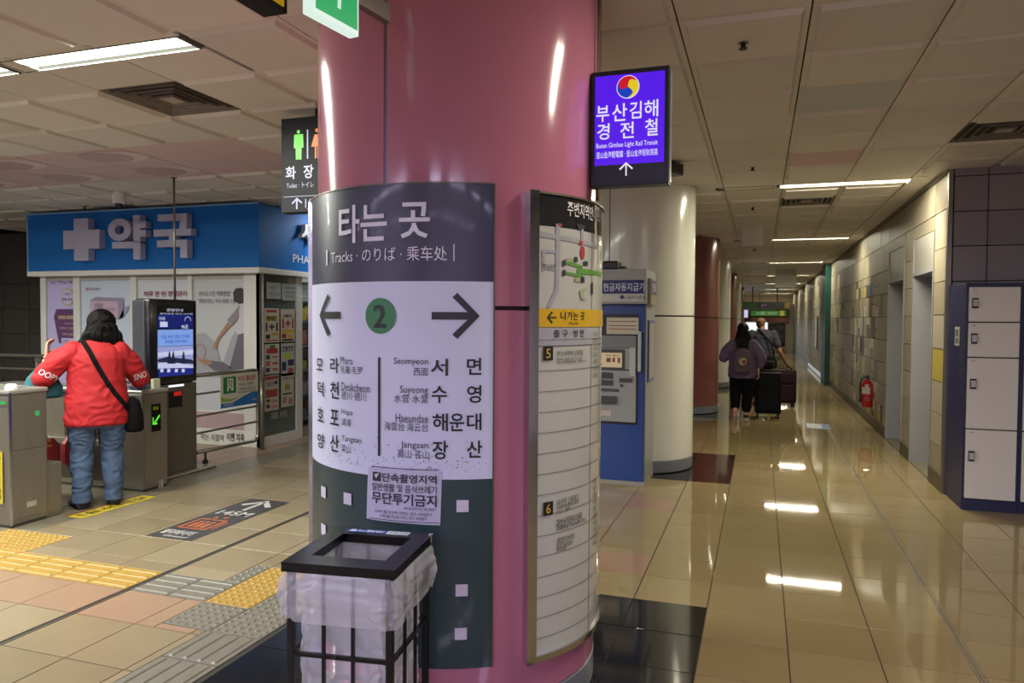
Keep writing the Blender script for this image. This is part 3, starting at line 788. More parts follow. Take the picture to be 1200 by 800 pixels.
bm = B(); ppoly(bm, S, [(678, 340), (684, 337), (687, 339), (683, 344), (684, 350), (680, 350)], .004); prect(bm, S, 663, 302, 671, 307, .0042); prect(bm, S, 673, 325, 679, 330, .0042); wobj('map_marks', bm, flat('#98a27c'), T_)
bm = B(); rect(bm, S, deg(b0), S.uv(665, 383)[1], deg(b1), S.uv(665, 362)[1], .0035); wobj('exit_band', bm, flat('#cfa62c', .25), T_)
bm = B(); ptext(bm, S, '나가는 곳', 656, 365, 684, 375, .012, .005); ptext(bm, S, 'Way Out', 666, 377, 677, 381, .01, .005)
ppoly(bm, S, [(641, 371), (651, 371), (651, 372.6), (641, 372.6)], .005); ppoly(bm, S, [(640, 371.8), (642.5, 371.8), (647, 377.5), (645.5, 379)], .005); ppoly(bm, S, [(640, 371.8), (642.5, 371.8), (647, 366), (645.5, 364.5)], .005)
ptext(bm, S, '출 구 · 방 면', 648, 386, 683, 395, .008, .005)
def row_text(s, x0, y0, x1, y1): ptext(bm, S, s, x0, y0, x1, y1, 0, .005)
row_text('부산서부버스터미널', 652, 410, 682, 417); row_text('Busan Seobu Bus Terminal', 652, 418, 681, 421.5); row_text('釜山西部客運站 · 西部バス', 652, 422, 686, 425)
row_text('사상초·고등학교', 651.5, 581.5, 677, 591); row_text('Sasang Elementary School', 651.5, 589, 677, 594); row_text('沙上 · 高中', 651.5, 594.5, 667, 600)
row_text('괘법동행정복지센터', 651, 604, 681, 614); row_text('Gwaebeop Community Center', 651, 611, 685, 618); row_text('괘법치안센터', 651.5, 627, 672, 635); row_text('Police Sub-station', 651.5, 634, 670, 640); row_text('掛法治安', 651.5, 640, 663, 645)
for k, py in enumerate(range(560, 640, 8)): row_text('지하철 출구', 694, py, 699, py+6)
for k, py in enumerate(range(388, 440, 8)): row_text('도시철도', 694, py, 699, py+6)
wobj('lettering', bm, flat('#232325'), T_)
for px, py, s in ((641.5, 414, '5'), (641.5, 595.5, '6')):
    u, v = S.uv(px, py); bm = B(); rect(bm, S, u-.024, v-.026, u+.024, v+.026, .005); wobj('exit_number', bm, flat('#1f1e1c'), T_)
    bm = B(); text(bm, S, s, u-.011, v-.018, u+.011, v+.018, .01, .0065); wobj('lettering', bm, flat('#c8a24a'), T_)
bm = B()
for z in [S.uv(652, 398)[1], S.uv(652, 405)[1]]+[1.37-.0785*k for k in range(14)]:
    rect(bm, S, deg(b0), z-.0012, deg(b1), z+.0012, .003)
wobj('row_lines', bm, flat('#5d5f62'), T_)
bm = B(); rect(bm, S, deg(b0), S.uv(652, 405)[1], seam, S.uv(652, 384)[1], .0025); wobj('grey_band', bm, flat('#a0a0a8'), T_)

# ---- steel pipe beside the column and the purple railway sign
PX = -.652
t = thing('ceiling_pipe', 'thin steel pipe from ceiling down to the purple sign beside the pink column', 'pipe', (PX, 3.02, CEIL))
wobj('pipe', tube(None, [(PX, 3.05, CEIL), (PX, 3.05, 2.06)], .009, 12), CHROME, t, 'all')
wobj('flange', lathe(None, PX, 3.05, [(.025, CEIL-.012), (.025, CEIL)], 16), CHROME, t)
SY = 2.98; P0, P1 = hitY(692, 152, SY), hitY(784, 145, SY); zt, zb = hitY(738, 80.5, SY).z, hitY(738, 217, SY).z
T_ = thing('railway_sign', 'purple lit light rail sign with red blue yellow emblem, beside the pink column', 'sign', (P0.x, SY, zb))
S = Plane((P0.x, SY, zb), (1, 0, 0), (0, 0, 1)); W, Hh = P1.x-P0.x, zt-zb
wobj('case', box(None, P0.x, P1.x, SY, SY+.07, zb, zt, .004), mat('sign_case', '#2b2b33', .35, .3), T_)
wobj('side_panel', box(None, P1.x-.002, P1.x+.004, SY+.006, SY+.066, zb+.012, zt-.012), mat('sign_side', '#7a7a7c', .3, .5), T_)
bm = B(); fx = .018; vs = S.uv(738, 192)[1]
rect(bm, S, fx, vs, W-fx, Hh-.02, .001); wobj('lit_face', bm, glow('#5310e6', .95), T_)
bm = B(); rect(bm, S, fx, .02, W-fx, vs, .001); wobj('lower_face', bm, mat('sign_low', '#232336', .3), T_)
WG = glow('#e8e4f6', .9); bm = B()
for s, b in (('부', (699, 124, 714, 143)), ('산', (717.5, 121.5, 735, 142)), ('김', (738, 119, 752, 139)), ('해', (755, 117, 771.5, 137)), ('경', (700, 145, 714.5, 164)), ('전', (727, 143, 743, 162)), ('철', (756, 139, 771, 159))): ptext(bm, S, s, *b, .016, .003)
ptext(bm, S, 'Busan Gimhae Light Rail Transit', 699, 166, 771, 173.5, .006, .003); ptext(bm, S, '釜山金海輕電鐵 · 釜山金海轻轨铁路', 699, 176, 771, 184, .006, .003)
wobj('lettering', bm, WG, T_)
bm = B(); ppoly(bm, S, [(733, 192), (734.6, 192), (734.6, 206), (733, 206)], .003); ppoly(bm, S, [(733.8, 190), (733.8, 192.6), (727, 199.5), (725.6, 198)], .003); ppoly(bm, S, [(733.8, 190), (733.8, 192.6), (740.6, 198.5), (742, 197)], .003); wobj('arrow', bm, WG, T_)
u, v = S.uv(736, 102); R = abs(S.uv(749.5, 102)[0]-u); bm = B(); disc(bm, S, u, v, R, .002, 40); wobj('emblem_rim', bm, WG, T_)
def comma(a0):   # one of three swirling lobes
    n = 14; p = []
    for k in range(n+1): a = a0+math.radians(120)*k/n; p.append((R*.93*math.cos(a), R*.93*math.sin(a)))
    e = a0+math.radians(120); q0 = Vector((R*.93*math.cos(e), R*.93*math.sin(e))); 
    for k in range(1, n): 
        s = 1-k/n; b = .42*R*math.sin(math.pi*s); d = q0.normalized(); nrm = Vector((-d.y, d.x)); pt = d*(R*.93*s)+nrm*b; p.append((pt.x, pt.y))
    p.append((0, 0)); d = Vector((math.cos(a0), math.sin(a0))); nrm = Vector((-d.y, d.x))
    for k in range(1, n): s = k/n; b = .42*R*math.sin(math.pi*s); pt = d*(R*.93*s)+nrm*b; p.append((pt.x, pt.y))
    return [(u+x, v+y) for x, y in p]
for a0, c in ((30, '#d0102c'), (150, '#0b3fc0'), (270, '#e8cf20')):
    bm = B(); poly(bm, S, comma(math.radians(a0)), .004); wobj('emblem_lobe', bm, glow(c, .85), T_)

# ---- toilet sign (behind the column's left edge)
SY = 4.2; P0 = hitY(329.5, 190, SY); zt, zb = hitY(345, 138, SY).z, hitY(345, 249, SY).z
T_ = thing('toilet_sign', 'black lit toilet sign hanging left of the pink column', 'sign', (P0.x, SY, zb)); W = .42
S = Plane((P0.x, SY, zb), (1, 0, 0), (0, 0, 1)); 
wobj('case', box(None, P0.x, P0.x+W, SY, SY+.08, zb, zt, .004), mat('sign_black', '#100e16', .6, spec=.25), T_)
wobj('hanger', tube(None, [(P0.x+.25, SY+.04, zt), (P0.x+.25, SY+.04, CEIL)], .012), BLACK, T_)
SC = S
bm = B(); u, v = S.uv(350, 154.5); disc(bm, S, u, v, .012, .003, 20)
ppoly(bm, S, [(345, 158), (355.5, 157), (356, 173), (353.8, 173), (353.5, 187), (350.6, 187), (350.3, 173), (349.9, 187), (347, 187), (346.8, 173.5), (344.6, 174)], .003)
wobj('man_symbol', bm, glow('#6ee04a', .9), T_)
bm = B(); prect(bm, S, 360, 152, 361.4, 186, .003); ptext(bm, S, '화', 335, 195, 347, 210, .03, .003); ptext(bm, S, '장', 356, 193, 367.5, 209, .03, .003)
text(bm, S, '실', W-.10, S.uv(362, 209)[1], W-.03, S.uv(362, 194)[1], .03, .003)
ptext(bm, S, 'Toilet · トイレ', 336, 213.5, 368, 220, .0, .003); rect(bm, S, .02, S.uv(345, 230.6)[1], W-.02, S.uv(345, 230)[1], .003)
ppoly(bm, S, [(347.2, 233), (349, 233), (349, 245), (347.2, 245)], .003); ppoly(bm, S, [(348.1, 231.5), (348.1, 234.2), (343, 239.5), (342, 238)], .003); ppoly(bm, S, [(348.1, 231.5), (348.1, 234.2), (353.6, 238.5), (354.6, 237)], .003)
text(bm, S, '165m', S.uv(358, 240)[0], S.uv(358, 243.5)[1], S.uv(358, 240)[0]+.13, S.uv(358, 233)[1], .012, .003)
wobj('lettering', bm, glow('#c8c8e4', .75), T_)
bm = B(); u0 = S.uv(365, 170)[0]; poly(bm, S, [(u0, S.uv(365, 172)[1]), (u0+.085, S.uv(365, 172)[1]), (u0+.06, S.uv(365, 158)[1]), (u0+.025, S.uv(365, 158)[1])], .003); disc(bm, S, u0+.043, S.uv(350, 154.5)[1], .012, .003, 20)
rect(bm, S, u0+.028, S.uv(350, 187)[1], u0+.038, S.uv(350, 172)[1], .003); rect(bm, S, u0+.047, S.uv(350, 187)[1], u0+.057, S.uv(350, 172)[1], .003)
wobj('woman_symbol', bm, glow('#f07820', .9), T_)

# ---- green exit box jutting from the column, and the yellow-sided sign box at the top edge
d = Vector((math.sin(math.radians(7.9)), math.cos(math.radians(7.9)), 0)); P = hitX(419.5, 41, -1.284); ex = P
Lx = .46; nrm = Vector((d.y, -d.x, 0)); S = Plane(ex-d*Lx, d, (0, 0, 1))
Lp = Lx-S.uv(367.5, 12.5)[0]; Sx = Plane(ex-d*Lp, d, (0, 0, 1))
T_ = thing('exit_sign', 'green lit running man exit sign on the pink column, cut by the top edge', 'sign', ex-d*Lp)
wobj('case', obox(None, ex-d*Lp/2+Vector((0, 0, .14))-nrm*.02, d, -nrm, (0, 0, 1), Lp+.01, .04, .29, .003), glow('#dff5ea', .9), T_)
bm = B(); rect(bm, Sx, .008, .012, Lp-.004, .275, .001); wobj('green_face', bm, glow('#12a860', .85), T_)
bm = B()
F_ = lambda pts: poly(bm, Sx, [(Lp*(.1+.8*x), .02+.24*y) for x, y in pts], .003)
F_([(.30, .62), (.42, .80), (.60, .84), (.72, .66), (.84, .60), (.80, .54), (.66, .60), (.60, .68), (.52, .50), (.62, .36), (.60, .12), (.50, .12), (.52, .32), (.40, .42), (.28, .22), (.12, .20), (.12, .28), (.24, .30), (.38, .55), (.44, .70), (.36, .60)])
disc(bm, Sx, Lp*(.1+.8*.62), .02+.24*.92, .018, .003, 20); wobj('running_man', bm, glow('#d8efe4', .8), T_)
wobj('wall_plate', obox(None, ex+d*.09+Vector((0, 0, .14))-nrm*.02, d, -nrm, (0, 0, 1), .20, .03, .06), STEEL, T_)
T_ = thing('hanging_sign', 'black sign box with yellow lit side, hanging at the top edge left of the column', 'sign', (-1.64, 1.3, 2.6))
wobj('case', box(None, -1.644, -1.548, 1.2, 2.175, 2.6, 2.9, .003), mat('sign_black', '#100e16', .6, spec=.25), T_)
wobj('yellow_face', box(None, -1.549, -1.543, 1.22, 2.15, 2.615, 2.885), glow('#c79a18', .5), T_)
wobj('hanger', tube(None, [(-1.595, 1.7, 2.9), (-1.595, 1.7, CEIL)], .012), BLACK, T_)

# ================================================================== CASH MACHINE
AY = 6.93; BLUE = mat('atm_blue', '#183c7a', .35, coat=.2); AG = mat('atm_grey', '#8f918f', .4); AGD = mat('atm_dark', '#3c3d40', .4)
x0, x1 = -1.86, hitY(755, 450, AY).x; ab = AY+.60; top = hitY(740, 322, AY).z
T_ = thing('cash_machine', 'blue cash machine kiosk in front of the cream column', 'cash machine', (-1.4, AY+.3, 0))
S = Plane((0, AY, 0), (1, 0, 0), (0, 0, 1))
wobj('body', box(None, x0, x1, AY, ab, .03, 1.74, .006), BLUE, T_)
wobj('base', box(None, x0-.01, x1+.012, AY-.012, ab+.01, 0, .04), mat('atm_base', '#8c8778', .5), T_)
wobj('side_panel', box(None, x1, x1+.008, AY+.03, ab, .05, 1.72), mat('atm_side', '#8d8f8c', .35), T_)
u0, v0, u1, v1 = uvbox(S, 690, 370, 746, 490)
wobj('front_recess', box(None, x0+.1, u1+.012, AY-.004, AY+.01, hitY(730, 497, AY).z, hitY(730, 368, AY).z), BLACK, T_)
bm = B(); zc = hitY(730, 433, AY).z; box(bm, x0+.11, u1, AY-.02, AY, hitY(730, 494, AY).z, zc-.006, .004); box(bm, x0+.11, u1, AY-.02, AY, zc+.004, hitY(730, 408, AY).z, .004)
wobj('console', bm, AG, T_)
wobj('upper_console', box(None, x0+.11, u1, AY-.03, AY, hitY(730, 408, AY).z+.002, hitY(730, 393, AY).z, .003), mat('atm_mid', '#6f7476', .35), T_)
SP = Plane((0, AY-.021, 0), (1, 0, 0), (0, 0, 1))
def onS(name, px, m, o0=0, o1=.012, SS=SP, par=None, bev=.002): return wobj(name, slabp(SS, *uvbox(SS, *px), o0, o1, bev), m, par or T_)
onS('lightbox', (711, 372, 748, 391.5), glow('#a89c84', .45), -.02, .01)
bm = B()
for y in (376, 381, 385): prect(bm, SP, 714, y, 746, y+1, .012)
wobj('lettering', bm, flat('#8a4a30'), T_)
onS('screen_surround', (690, 409, 732, 433), AGD, 0, .008); onS('screen', (690, 413, 729, 430), glow('#c9b48c', .6), .006, .012)
bm = B(); prect(bm, SP, 711, 419, 716, 424, .013); prect(bm, SP, 718, 419, 721, 424, .013); prect(bm, SP, 724, 419, 727, 425, .013); ptext(bm, SP, '예금 출금', 709, 415, 726, 417.5, .01, .013); wobj('lettering', bm, glow('#8a3c28', .4), T_)
for b in ((690, 436, 718, 443), (690, 445, 718, 451), (690, 455, 725, 458)): onS('keypad', b, AGD, 0, .01)
onS('card_slot', (726, 443, 741, 447.5), AGD, 0, .014); onS('receipt_slot', (690, 463.5, 722.5, 472), AGD, 0, .03); onS('button', (727, 450, 730, 453), AGD); onS('label', (690, 480, 716, 487), flat('#b9a9a2'), 0, .002)
onS('privacy_fin', (738, 407, 745, 441), mat('atm_light', '#a9aba8', .35), 0, .02); onS('phone_handset', (748.2, 388, 751.4, 435), mat('atm_light', '#a9aba8', .35), 0, .05)
hz0, hz1 = hitY(730, 356, AY).z, hitY(730, 322, AY).z
wobj('header', box(None, x0-.02, x1+.02, AY-.08, ab-.06, hz0, hz1+.05, .004), AG, T_)
SH = Plane((0, AY-.081, 0), (1, 0, 0), (0, 0, 1)); zA = SH.uv(730, 328)[1]; zB = SH.uv(730, 344)[1]; zC = SH.uv(730, 353)[1]
bm = B(); rect(bm, SH, x0, zB, x1-.0, zA, .002); wobj('header_blue', bm, flat('#16215c', .3), T_)
bm = B(); rect(bm, SH, x0, zC, x1-.0, zB, .002); wobj('header_white', bm, flat('#aeb1ab', .3), T_)
bm = B(); ptext(bm, SH, '현금자동지급기', 707, 331.5, 755, 341, .01); wobj('lettering', bm, flat('#c9cede', .3), T_)
bm = B(); ptext(bm, SH, '노틸러스효성', 732, 346, 756, 350.5, .012); u, v = SH.uv(729, 348); disc(bm, SH, u, v, .02, .004, 16); wobj('lettering', bm, flat('#2c3550', .3), T_)
# small side flag of the header
SF = Plane((x1+.025, AY, 0), (0, 1, 0), (0, 0, 1)); f0, f1 = AY+.02, AY+.42
wobj('side_flag', box(None, x1+.02, x1+.05, f0, f1, zC-.03, zA+.02, .004), mat('atm_base', '#8c8778', .5), T_)
SF = Plane((x1+.05, 0, 0), (0, 1, 0), (0, 0, 1))
bm = B(); rect(bm, SF, f0+.02, zB+.0, f1-.02, zA+.005, .002); wobj('flag_blue', bm, flat('#16215c', .3), T_)
bm = B(); text(bm, SF, '현금', f0+.07, zB+.03, f1-.07, zA-.02, .02, .004); wobj('lettering', bm, flat('#c9cede', .3), T_)
wobj('poster_frame', box(None, x1+.008, x1+.022, AY+.12, AY+.50, .97, 1.56, .003), mat('frame_blue', '#39508c', .3), T_)
SF = Plane((x1+.022, 0, 0), (0, 1, 0), (0, 0, 1)); bm = B(); rect(bm, SF, AY+.15, 1.0, AY+.46, 1.53, .002); wobj('poster', bm, flat('#9c8f88', .3), T_)
t = thing('alarm_box', 'small black device on top of the cash machine', 'device', (-1.25, AY+.2, hz1+.05)); P = hitY(717, 315, AY+.15)
wobj('case', box(None, P.x-.08, P.x+.08, AY+.06, AY+.24, hz1+.05, hz1+.14, .02), BLACK, t); wobj('mount', box(None, P.x+.09, P.x+.14, AY+.1, AY+.2, hz1+.05, hz1+.09, .01), BLACK, t)

# ================================================================== LOCKERS
LY = 7.0; NAVY = mat('locker_navy', '#1c2044', .4); LW = mat('locker_door', '#d2cbc8', .45)
S = Plane((0, LY, 0), (1, 0, 0), (0, 0, 1)); xa = hitY(1129.5, 460, LY).x; xb = hitY(1196, 460, LY).x; zt = hitY(1165, 334, LY).z
bounds = [hitY(1160, y, LY).z for y in (335.5, 377.5, 419, 503.5, 586)]; dw = xb-xa
for n, (ox, lb) in enumerate(((0, 'navy locker column with four white doors and keypads, against the granite wall'), (dw+.0, 'second navy locker column, cut by the right edge of the frame'), (2*dw, 'navy locker column beyond the right edge, third along'))):
    T_ = thing('locker', lb, 'locker', (xa+ox+dw/2, LY+.28, 0), 'parcel lockers')
    A, Bx = xa+ox, xa+ox+dw
    wobj('cabinet', box(None, A+.001, Bx-.001, LY+.02, 7.585, .0, zt+.02, .003), NAVY, T_)
    wobj('frame', box(box(box(None, A+.001, A+.016, LY, LY+.02, 0, zt+.02), Bx-.016, Bx-.001, LY, LY+.02, 0, zt+.02), A+.001, Bx-.001, LY-.001, LY+.02, 0, bounds[4]-.004), NAVY, T_)
    for k in range(4):
        z1, z0 = bounds[k], bounds[k+1]
        D = wobj('door', box(None, A+.020, Bx-.018, LY-.004, LY+.02, z0+.005, z1-.005, .003), LW, T_)
        kx = A+.063; kz = [hitY(1140, y, LY).z for y in (355, 396.5, 449.5, 534)][k]; w2, h2 = .022, .042
        kp = sub('keypad', box(None, kx-w2, kx+w2, LY-.022, LY-.003, kz-h2, kz+h2, .004), mat('keypad_black', '#15151a', .3), D)
        Sk = Plane((0, LY-.0225, 0), (1, 0, 0), (0, 0, 1)); bm = B(); rect(bm, Sk, kx-w2*.8, kz-h2*.62, kx+w2*.8, kz+h2*.66, .0005)
        sub('key_plate', bm, flat('#b8bcc8'), D)
        bm = B()
        for i in range(3):
            for j in range(4): rect(bm, Sk, kx-w2*.62+i*w2*.48, kz-h2*.5+j*h2*.27, kx-w2*.62+i*w2*.48+w2*.2, kz-h2*.5+j*h2*.27+h2*.1, .001)
        tag(sub('key', bm, flat('#33363f'), D), kind='stuff')
        Sd = Plane((0, LY-.004, 0), (1, 0, 0), (0, 0, 1)); bm = B(); num = '%02d%s' % (n*4+k+1, ''); text(bm, Sd, num, kx-.016, z1-.033, kx+.012, z1-.022, .01, .001)
        sub('lettering', bm, flat('#3a3a44'), D)
    if n == 0:
        P0, P1 = hitX(1118, 392, xa), hitX(1124, 406, xa)
        SL = Plane((xa, 0, 0), (0, -1, 0), (0, 0, 1))
        wobj('notice_plate', box(None, xa-.004, xa+.002, 7.18, 7.33, 1.36, 1.52), flat('#a09e98'), T_)
        bm = B(); rect(bm, SL, -7.31, 1.44, -7.2, 1.50, .006); rect(bm, SL, -7.31, 1.38, -7.2, 1.425, .006); wobj('notice_print', bm, flat('#5c5c5a'), T_)

# ================================================================== EXTINGUISHER, WALL NOTICES
EY = 11.9; RED = mat('extinguisher_red', '#a3121c', .25, coat=.5)
T_ = thing('fire_extinguisher', 'red fire extinguisher hung low on the stone corridor wall', 'extinguisher', (1.50, EY, .31)); ex_ = 1.50
wobj('cylinder', lathe(None, ex_, EY, [(0, .31), (.07, .31), (.078, .325), (.078, .62), (.06, .67), (.025, .70), (.02, .73)], 28), RED, T_, True)
wobj('valve', lathe(None, ex_, EY, [(.018, .72), (.018, .76), (0, .76)], 12, close=False), BLACK, T_)
wobj('lever', obox(obox(None, (ex_, EY-.05, .785), (0, 1, .25), (1, 0, 0), (0, -.25, 1), .13, .022, .012), (ex_, EY-.04, .755), (0, 1, 0), (1, 0, 0), (0, 0, 1), .1, .022, .01), BLACK, T_)
wobj('hose', tube(None, [(ex_, EY+.02, .745), (ex_-.07, EY+.04, .73), (ex_-.095, EY+.04, .6), (ex_-.09, EY+.03, .45)], .011, 8), BLACK, T_, 'all')
wobj('nozzle', tube(None, [(ex_-.09, EY+.03, .46), (ex_-.088, EY+.03, .37)], [.012, .022], 10), BLACK, T_)
wobj('paper_label', cylbox(ex_, EY, .078, .0795, 200, 290, .50, .60, 10), flat('#b9b2a4'), T_); wobj('paper_label', cylbox(ex_, EY, .078, .0795, 215, 300, .40, .45, 10), flat('#8f3a34'), T_)
wobj('inspection_card', obox(None, (ex_-.02, EY-.1, .58), (1, .3, 0), (-.3, 1, 0), (0, 0, 1), .05, .002, .13), flat('#b9b5ab'), T_)
wobj('bracket', box(None, ex_+.07, 1.605, EY-.03, EY+.03, .45, .53), STEEL_D, T_)
for yy, z0, z1, hw, lb in ((13.6, 1.06, 1.30, .12, 'small framed notice on the mosaic wall past the extinguisher'),):
    T_ = thing('wall_notice', lb, 'notice', (1.59, yy, z0)); wobj('frame', box(None, 1.575, 1.602, yy-hw, yy+hw, z0, z1, .003), flat('#4a4438'), T_)
    Sn = Plane((1.575, 0, 0), (0, -1, 0), (0, 0, 1)); bm = B(); rect(bm, Sn, -yy-hw+.02, z0+.02, -yy+hw-.02, z1-.02, .001); wobj('sheet', bm, flat('#a39c8c'), T_)
    bm = B()
    for k in range(4): rect(bm, Sn, -yy-hw*.6, z0+.05+.04*k, -yy+hw*.6, z0+.058+.04*k, .002)
    wobj('print_lines', bm, flat('#3c382f'), T_)
T_ = thing('light_strip', 'tall narrow lit white panel on the corridor wall beyond the green post', 'sign', (1.58, 24, .9))
wobj('case', box(None, 1.56, 1.6, 23.4, 23.65, .75, 1.7, .003), STEEL_D, T_); wobj('lit_face', box(None, 1.552, 1.56, 23.43, 23.62, .78, 1.67), glow('#a9acb0', .6), T_)

# ================================================================== FLOOR MARKINGS
S = Plane((-4.142, 4.13, 0), (1, 0, 0), (0, 1, 0)); W, Hh = .395, 1.15
T_ = thing('floor_sticker', 'dark grey floor sticker with orange lift symbol, 145M and white arrow', 'floor sticker', (-3.95, 4.7, 0))
bm = B(); rect(bm, S, 0, 0, W, Hh, .0025); wobj('sheet', bm, flat('#3f3d40', .35), T_)
bm = B(); text(bm, S, '엘리베이터', .03, .085, .30, .185, .025, .0036); text(bm, S, 'Elevator', .12, .03, .33, .07, .01, .0036); text(bm, S, '145M', .05, .64, .35, .76, .02, .0036)
for P in ([(.18, .80), (.215, .80), (.215, 1.08), (.18, 1.08)], [(.1975, 1.13), (.1975, 1.06), (.09, .93), (.05, .96)], [(.1975, 1.13), (.1975, 1.06), (.305, .93), (.345, .96)]): poly(bm, S, P, .0036)
wobj('lettering', bm, flat('#b9b5b2', .4), T_)
bm = B(); 
for r in ((.05, .24, .07, .50), (.07, .48, .30, .50), (.28, .24, .30, .48), (.07, .24, .28, .26)): rect(bm, S, *r, .0036)
for cx in (.12, .175, .23): rect(bm, S, cx-.018, .28, cx+.018, .39, .0036); disc(bm, S, cx, .42, .02, .0036, 12)
poly(bm, S, [(.12, .53), (.17, .53), (.145, .585)], .0036); poly(bm, S, [(.20, .585), (.25, .585), (.225, .53)], .0036); rect(bm, S, .32, .28, .335, .46, .0036)
wobj('lift_symbol', bm, flat('#b4603c', .4), T_)
S = Plane((-4.93, 4.31, 0), (0, 1, 0), (-1, 0, 0)); T_ = thing('floor_sticker', 'long yellow warning sticker with black lettering, on the floor behind the person in red', 'floor sticker', (-5.03, 4.7, 0))
bm = B(); rect(bm, S, 0, .015, .74, .17, .0025); wobj('sheet', bm, flat('#c9b232', .4), T_)
bm = B(); rect(bm, S, 0, .17, .74, .195, .0025); wobj('red_edge', bm, flat('#7c2a22', .4), T_)
bm = B(); text(bm, S, '한 줄로 서서 승차권 접촉', .04, .05, .70, .14, .03, .0036); wobj('lettering', bm, flat('#2a2718'), T_)
P = hitZ(957, 500); T_ = thing('floor_sticker', 'small white and blue sticker on the corridor floor where the drain ends', 'floor sticker', (P.x, P.y, 0))
S = Plane((P.x-.15, P.y-.25, 0), (1, 0, 0), (0, 1, 0)); bm = B(); rect(bm, S, 0, 0, .34, .62, .003); wobj('blue_sheet', bm, flat('#4a5a80'), T_); bm = B(); rect(bm, S, .02, .05, .22, .55, .004); wobj('white_sheet', bm, flat('#d0d6e4', .2), T_)

# ================================================================== PHARMACY
PY = 7.27; PXr = -5.58; PXl = -9.22
PB = mat('fascia_blue', '#0f63b0', .6, spec=.3); PW = mat('pharmacy_white', '#c9c6c0', .4); PG = mat('pharmacy_grey', '#6f7a78', .35)
T_ = thing('pharmacy_booth', 'corner pharmacy booth with blue fascia and poster covered windows behind the gates', 'shop', (-7.4, 8.5, 0))
wobj('fascia', box(None, PXl, PXr, PY, 12.1, 2.15, 2.90, .004), PB, T_)
wobj('fascia_edge', box(box(None, PXl-.02, PXl, PY-.01, 12.1, 2.13, 2.91), PXl, PXr, PY-.012, PY+.0, 2.892, 2.91), mat('edge_light', '#7fa6c8', .3), T_)
wobj('fascia_ledge', box(box(None, PXl-.01, PXr+.02, PY-.02, PY+.14, 2.085, 2.15, .004), PXr-.14, PXr+.02, PY+.14, 12.1, 2.085, 2.15, .004), WHITE, T_)
FY = 7.40; FX = -5.66
wobj('interior_floor', box(None, PXl+.1, FX-.02, FY+.04, 12.05, 0, .02), TILE_G, T_)
wobj('interior_wall', box(box(None, PXl+.08, PXl+.12, FY+.02, 12.05, 0, 2.1), PXl+.1, FX-.05, 9.6, 9.65, .02, 2.1), PG, T_)
wobj('interior_ceiling', box(None, PXl+.1, FX-.02, FY+.02, 12.05, 2.09, 2.13), PW, T_)
S = Plane((0, FY, 0), (1, 0, 0), (0, 0, 1))
cs = [hitY(x, 400, FY).x for x in (56.5, 88.5, 96, 155, 162, 222, 227, 287.5)]
x_l, x_r = PXl+.15, FX
# white mullions, sill and foot of the front
for a, b in ((x_l-.08, cs[0]), (cs[1], cs[2]), (cs[3], cs[4]), (cs[5], cs[6]), (cs[7], FX+.02)):
    wobj('mullion', box(None, a, b, FY-.03, FY+.04, 0, 2.09, .004), PW, T_)
lowz = hitY(260, 526, FY).z; lowz = .36
for i, (a, b) in enumerate(((cs[0], cs[1]), (cs[2], cs[3]), (cs[4], cs[5]), (cs[6], cs[7]))):
    wobj('bottom_panel', box(None, a, b, FY-.02, FY+.03, 0, .42, .002), PW, T_)
    f = wobj('window_pane', box(None, a, b, FY, FY+.01, .42, 2.03), mat('poster_base_%d' % i, ['#b3aad6', '#b9c2d2', '#c1c0ca', '#b3b3b6'][i], .35, coat=.1), T_)
    wobj('top_rail', box(None, a, b, FY-.02, FY+.03, 2.03, 2.09), mat('rail_beige', '#a39a90', .4), T_)
    bm = B(); rect(bm, S, a, .20, b, .40, .022); wobj('pink_band', bm, flat('#a98e94', .35), T_)
bm = B(); ptext(bm, S, '먹는 치질약', 237, 508, 264, 516, .01, .024); ptext(bm, S, '이젠 치쏙', 267, 507, 288, 517, .03, .024); wobj('lettering', bm, flat('#32272c'), T_)
# poster 1: lilac with a purple hexagon
o = .012
bm = B(); ppoly(bm, S, [(64, 371), (67, 362), (88, 362), (88, 402), (70, 402)], o); wobj('poster_hexagon', bm, flat('#5c3a66', .35), T_)
bm = B(); u, v = S.uv(80, 348); disc(bm, S, u, v, .115, o, 30); wobj('poster_ring', bm, flat('#b7a860', .35), T_)
bm = B(); disc(bm, S, u, v, .10, o+.002, 30); prect(bm, S, 73, 396, 88, 402, o+.002); wobj('poster_white', bm, flat('#b5afcc', .35), T_)
bm = B(); ptext(bm, S, '면역건강', 60, 325, 87, 332, .01, o); ptext(bm, S, '맞춤 처방', 74, 349, 86, 352.5, .02, o+.004); ptext(bm, S, '제네릭', 77, 343, 84, 346, 0, o+.004); ptext(bm, S, '상담', 75, 398, 81, 400.5, .01, o+.004); wobj('lettering', bm, flat('#43356a'), T_)
bm = B(); ptext(bm, S, '0000·0000', 69.5, 369.5, 87.5, 374, .02, o+.002); ptext(bm, S, '우리집 주치의', 76, 378, 87, 380, .0, o+.002); ptext(bm, S, '언제나 건강', 71, 383, 87, 386, .0, o+.002); ptext(bm, S, '약국 상담', 74, 390, 87, 393, .01, o+.002); wobj('lettering', bm, flat('#c8b088'), T_)
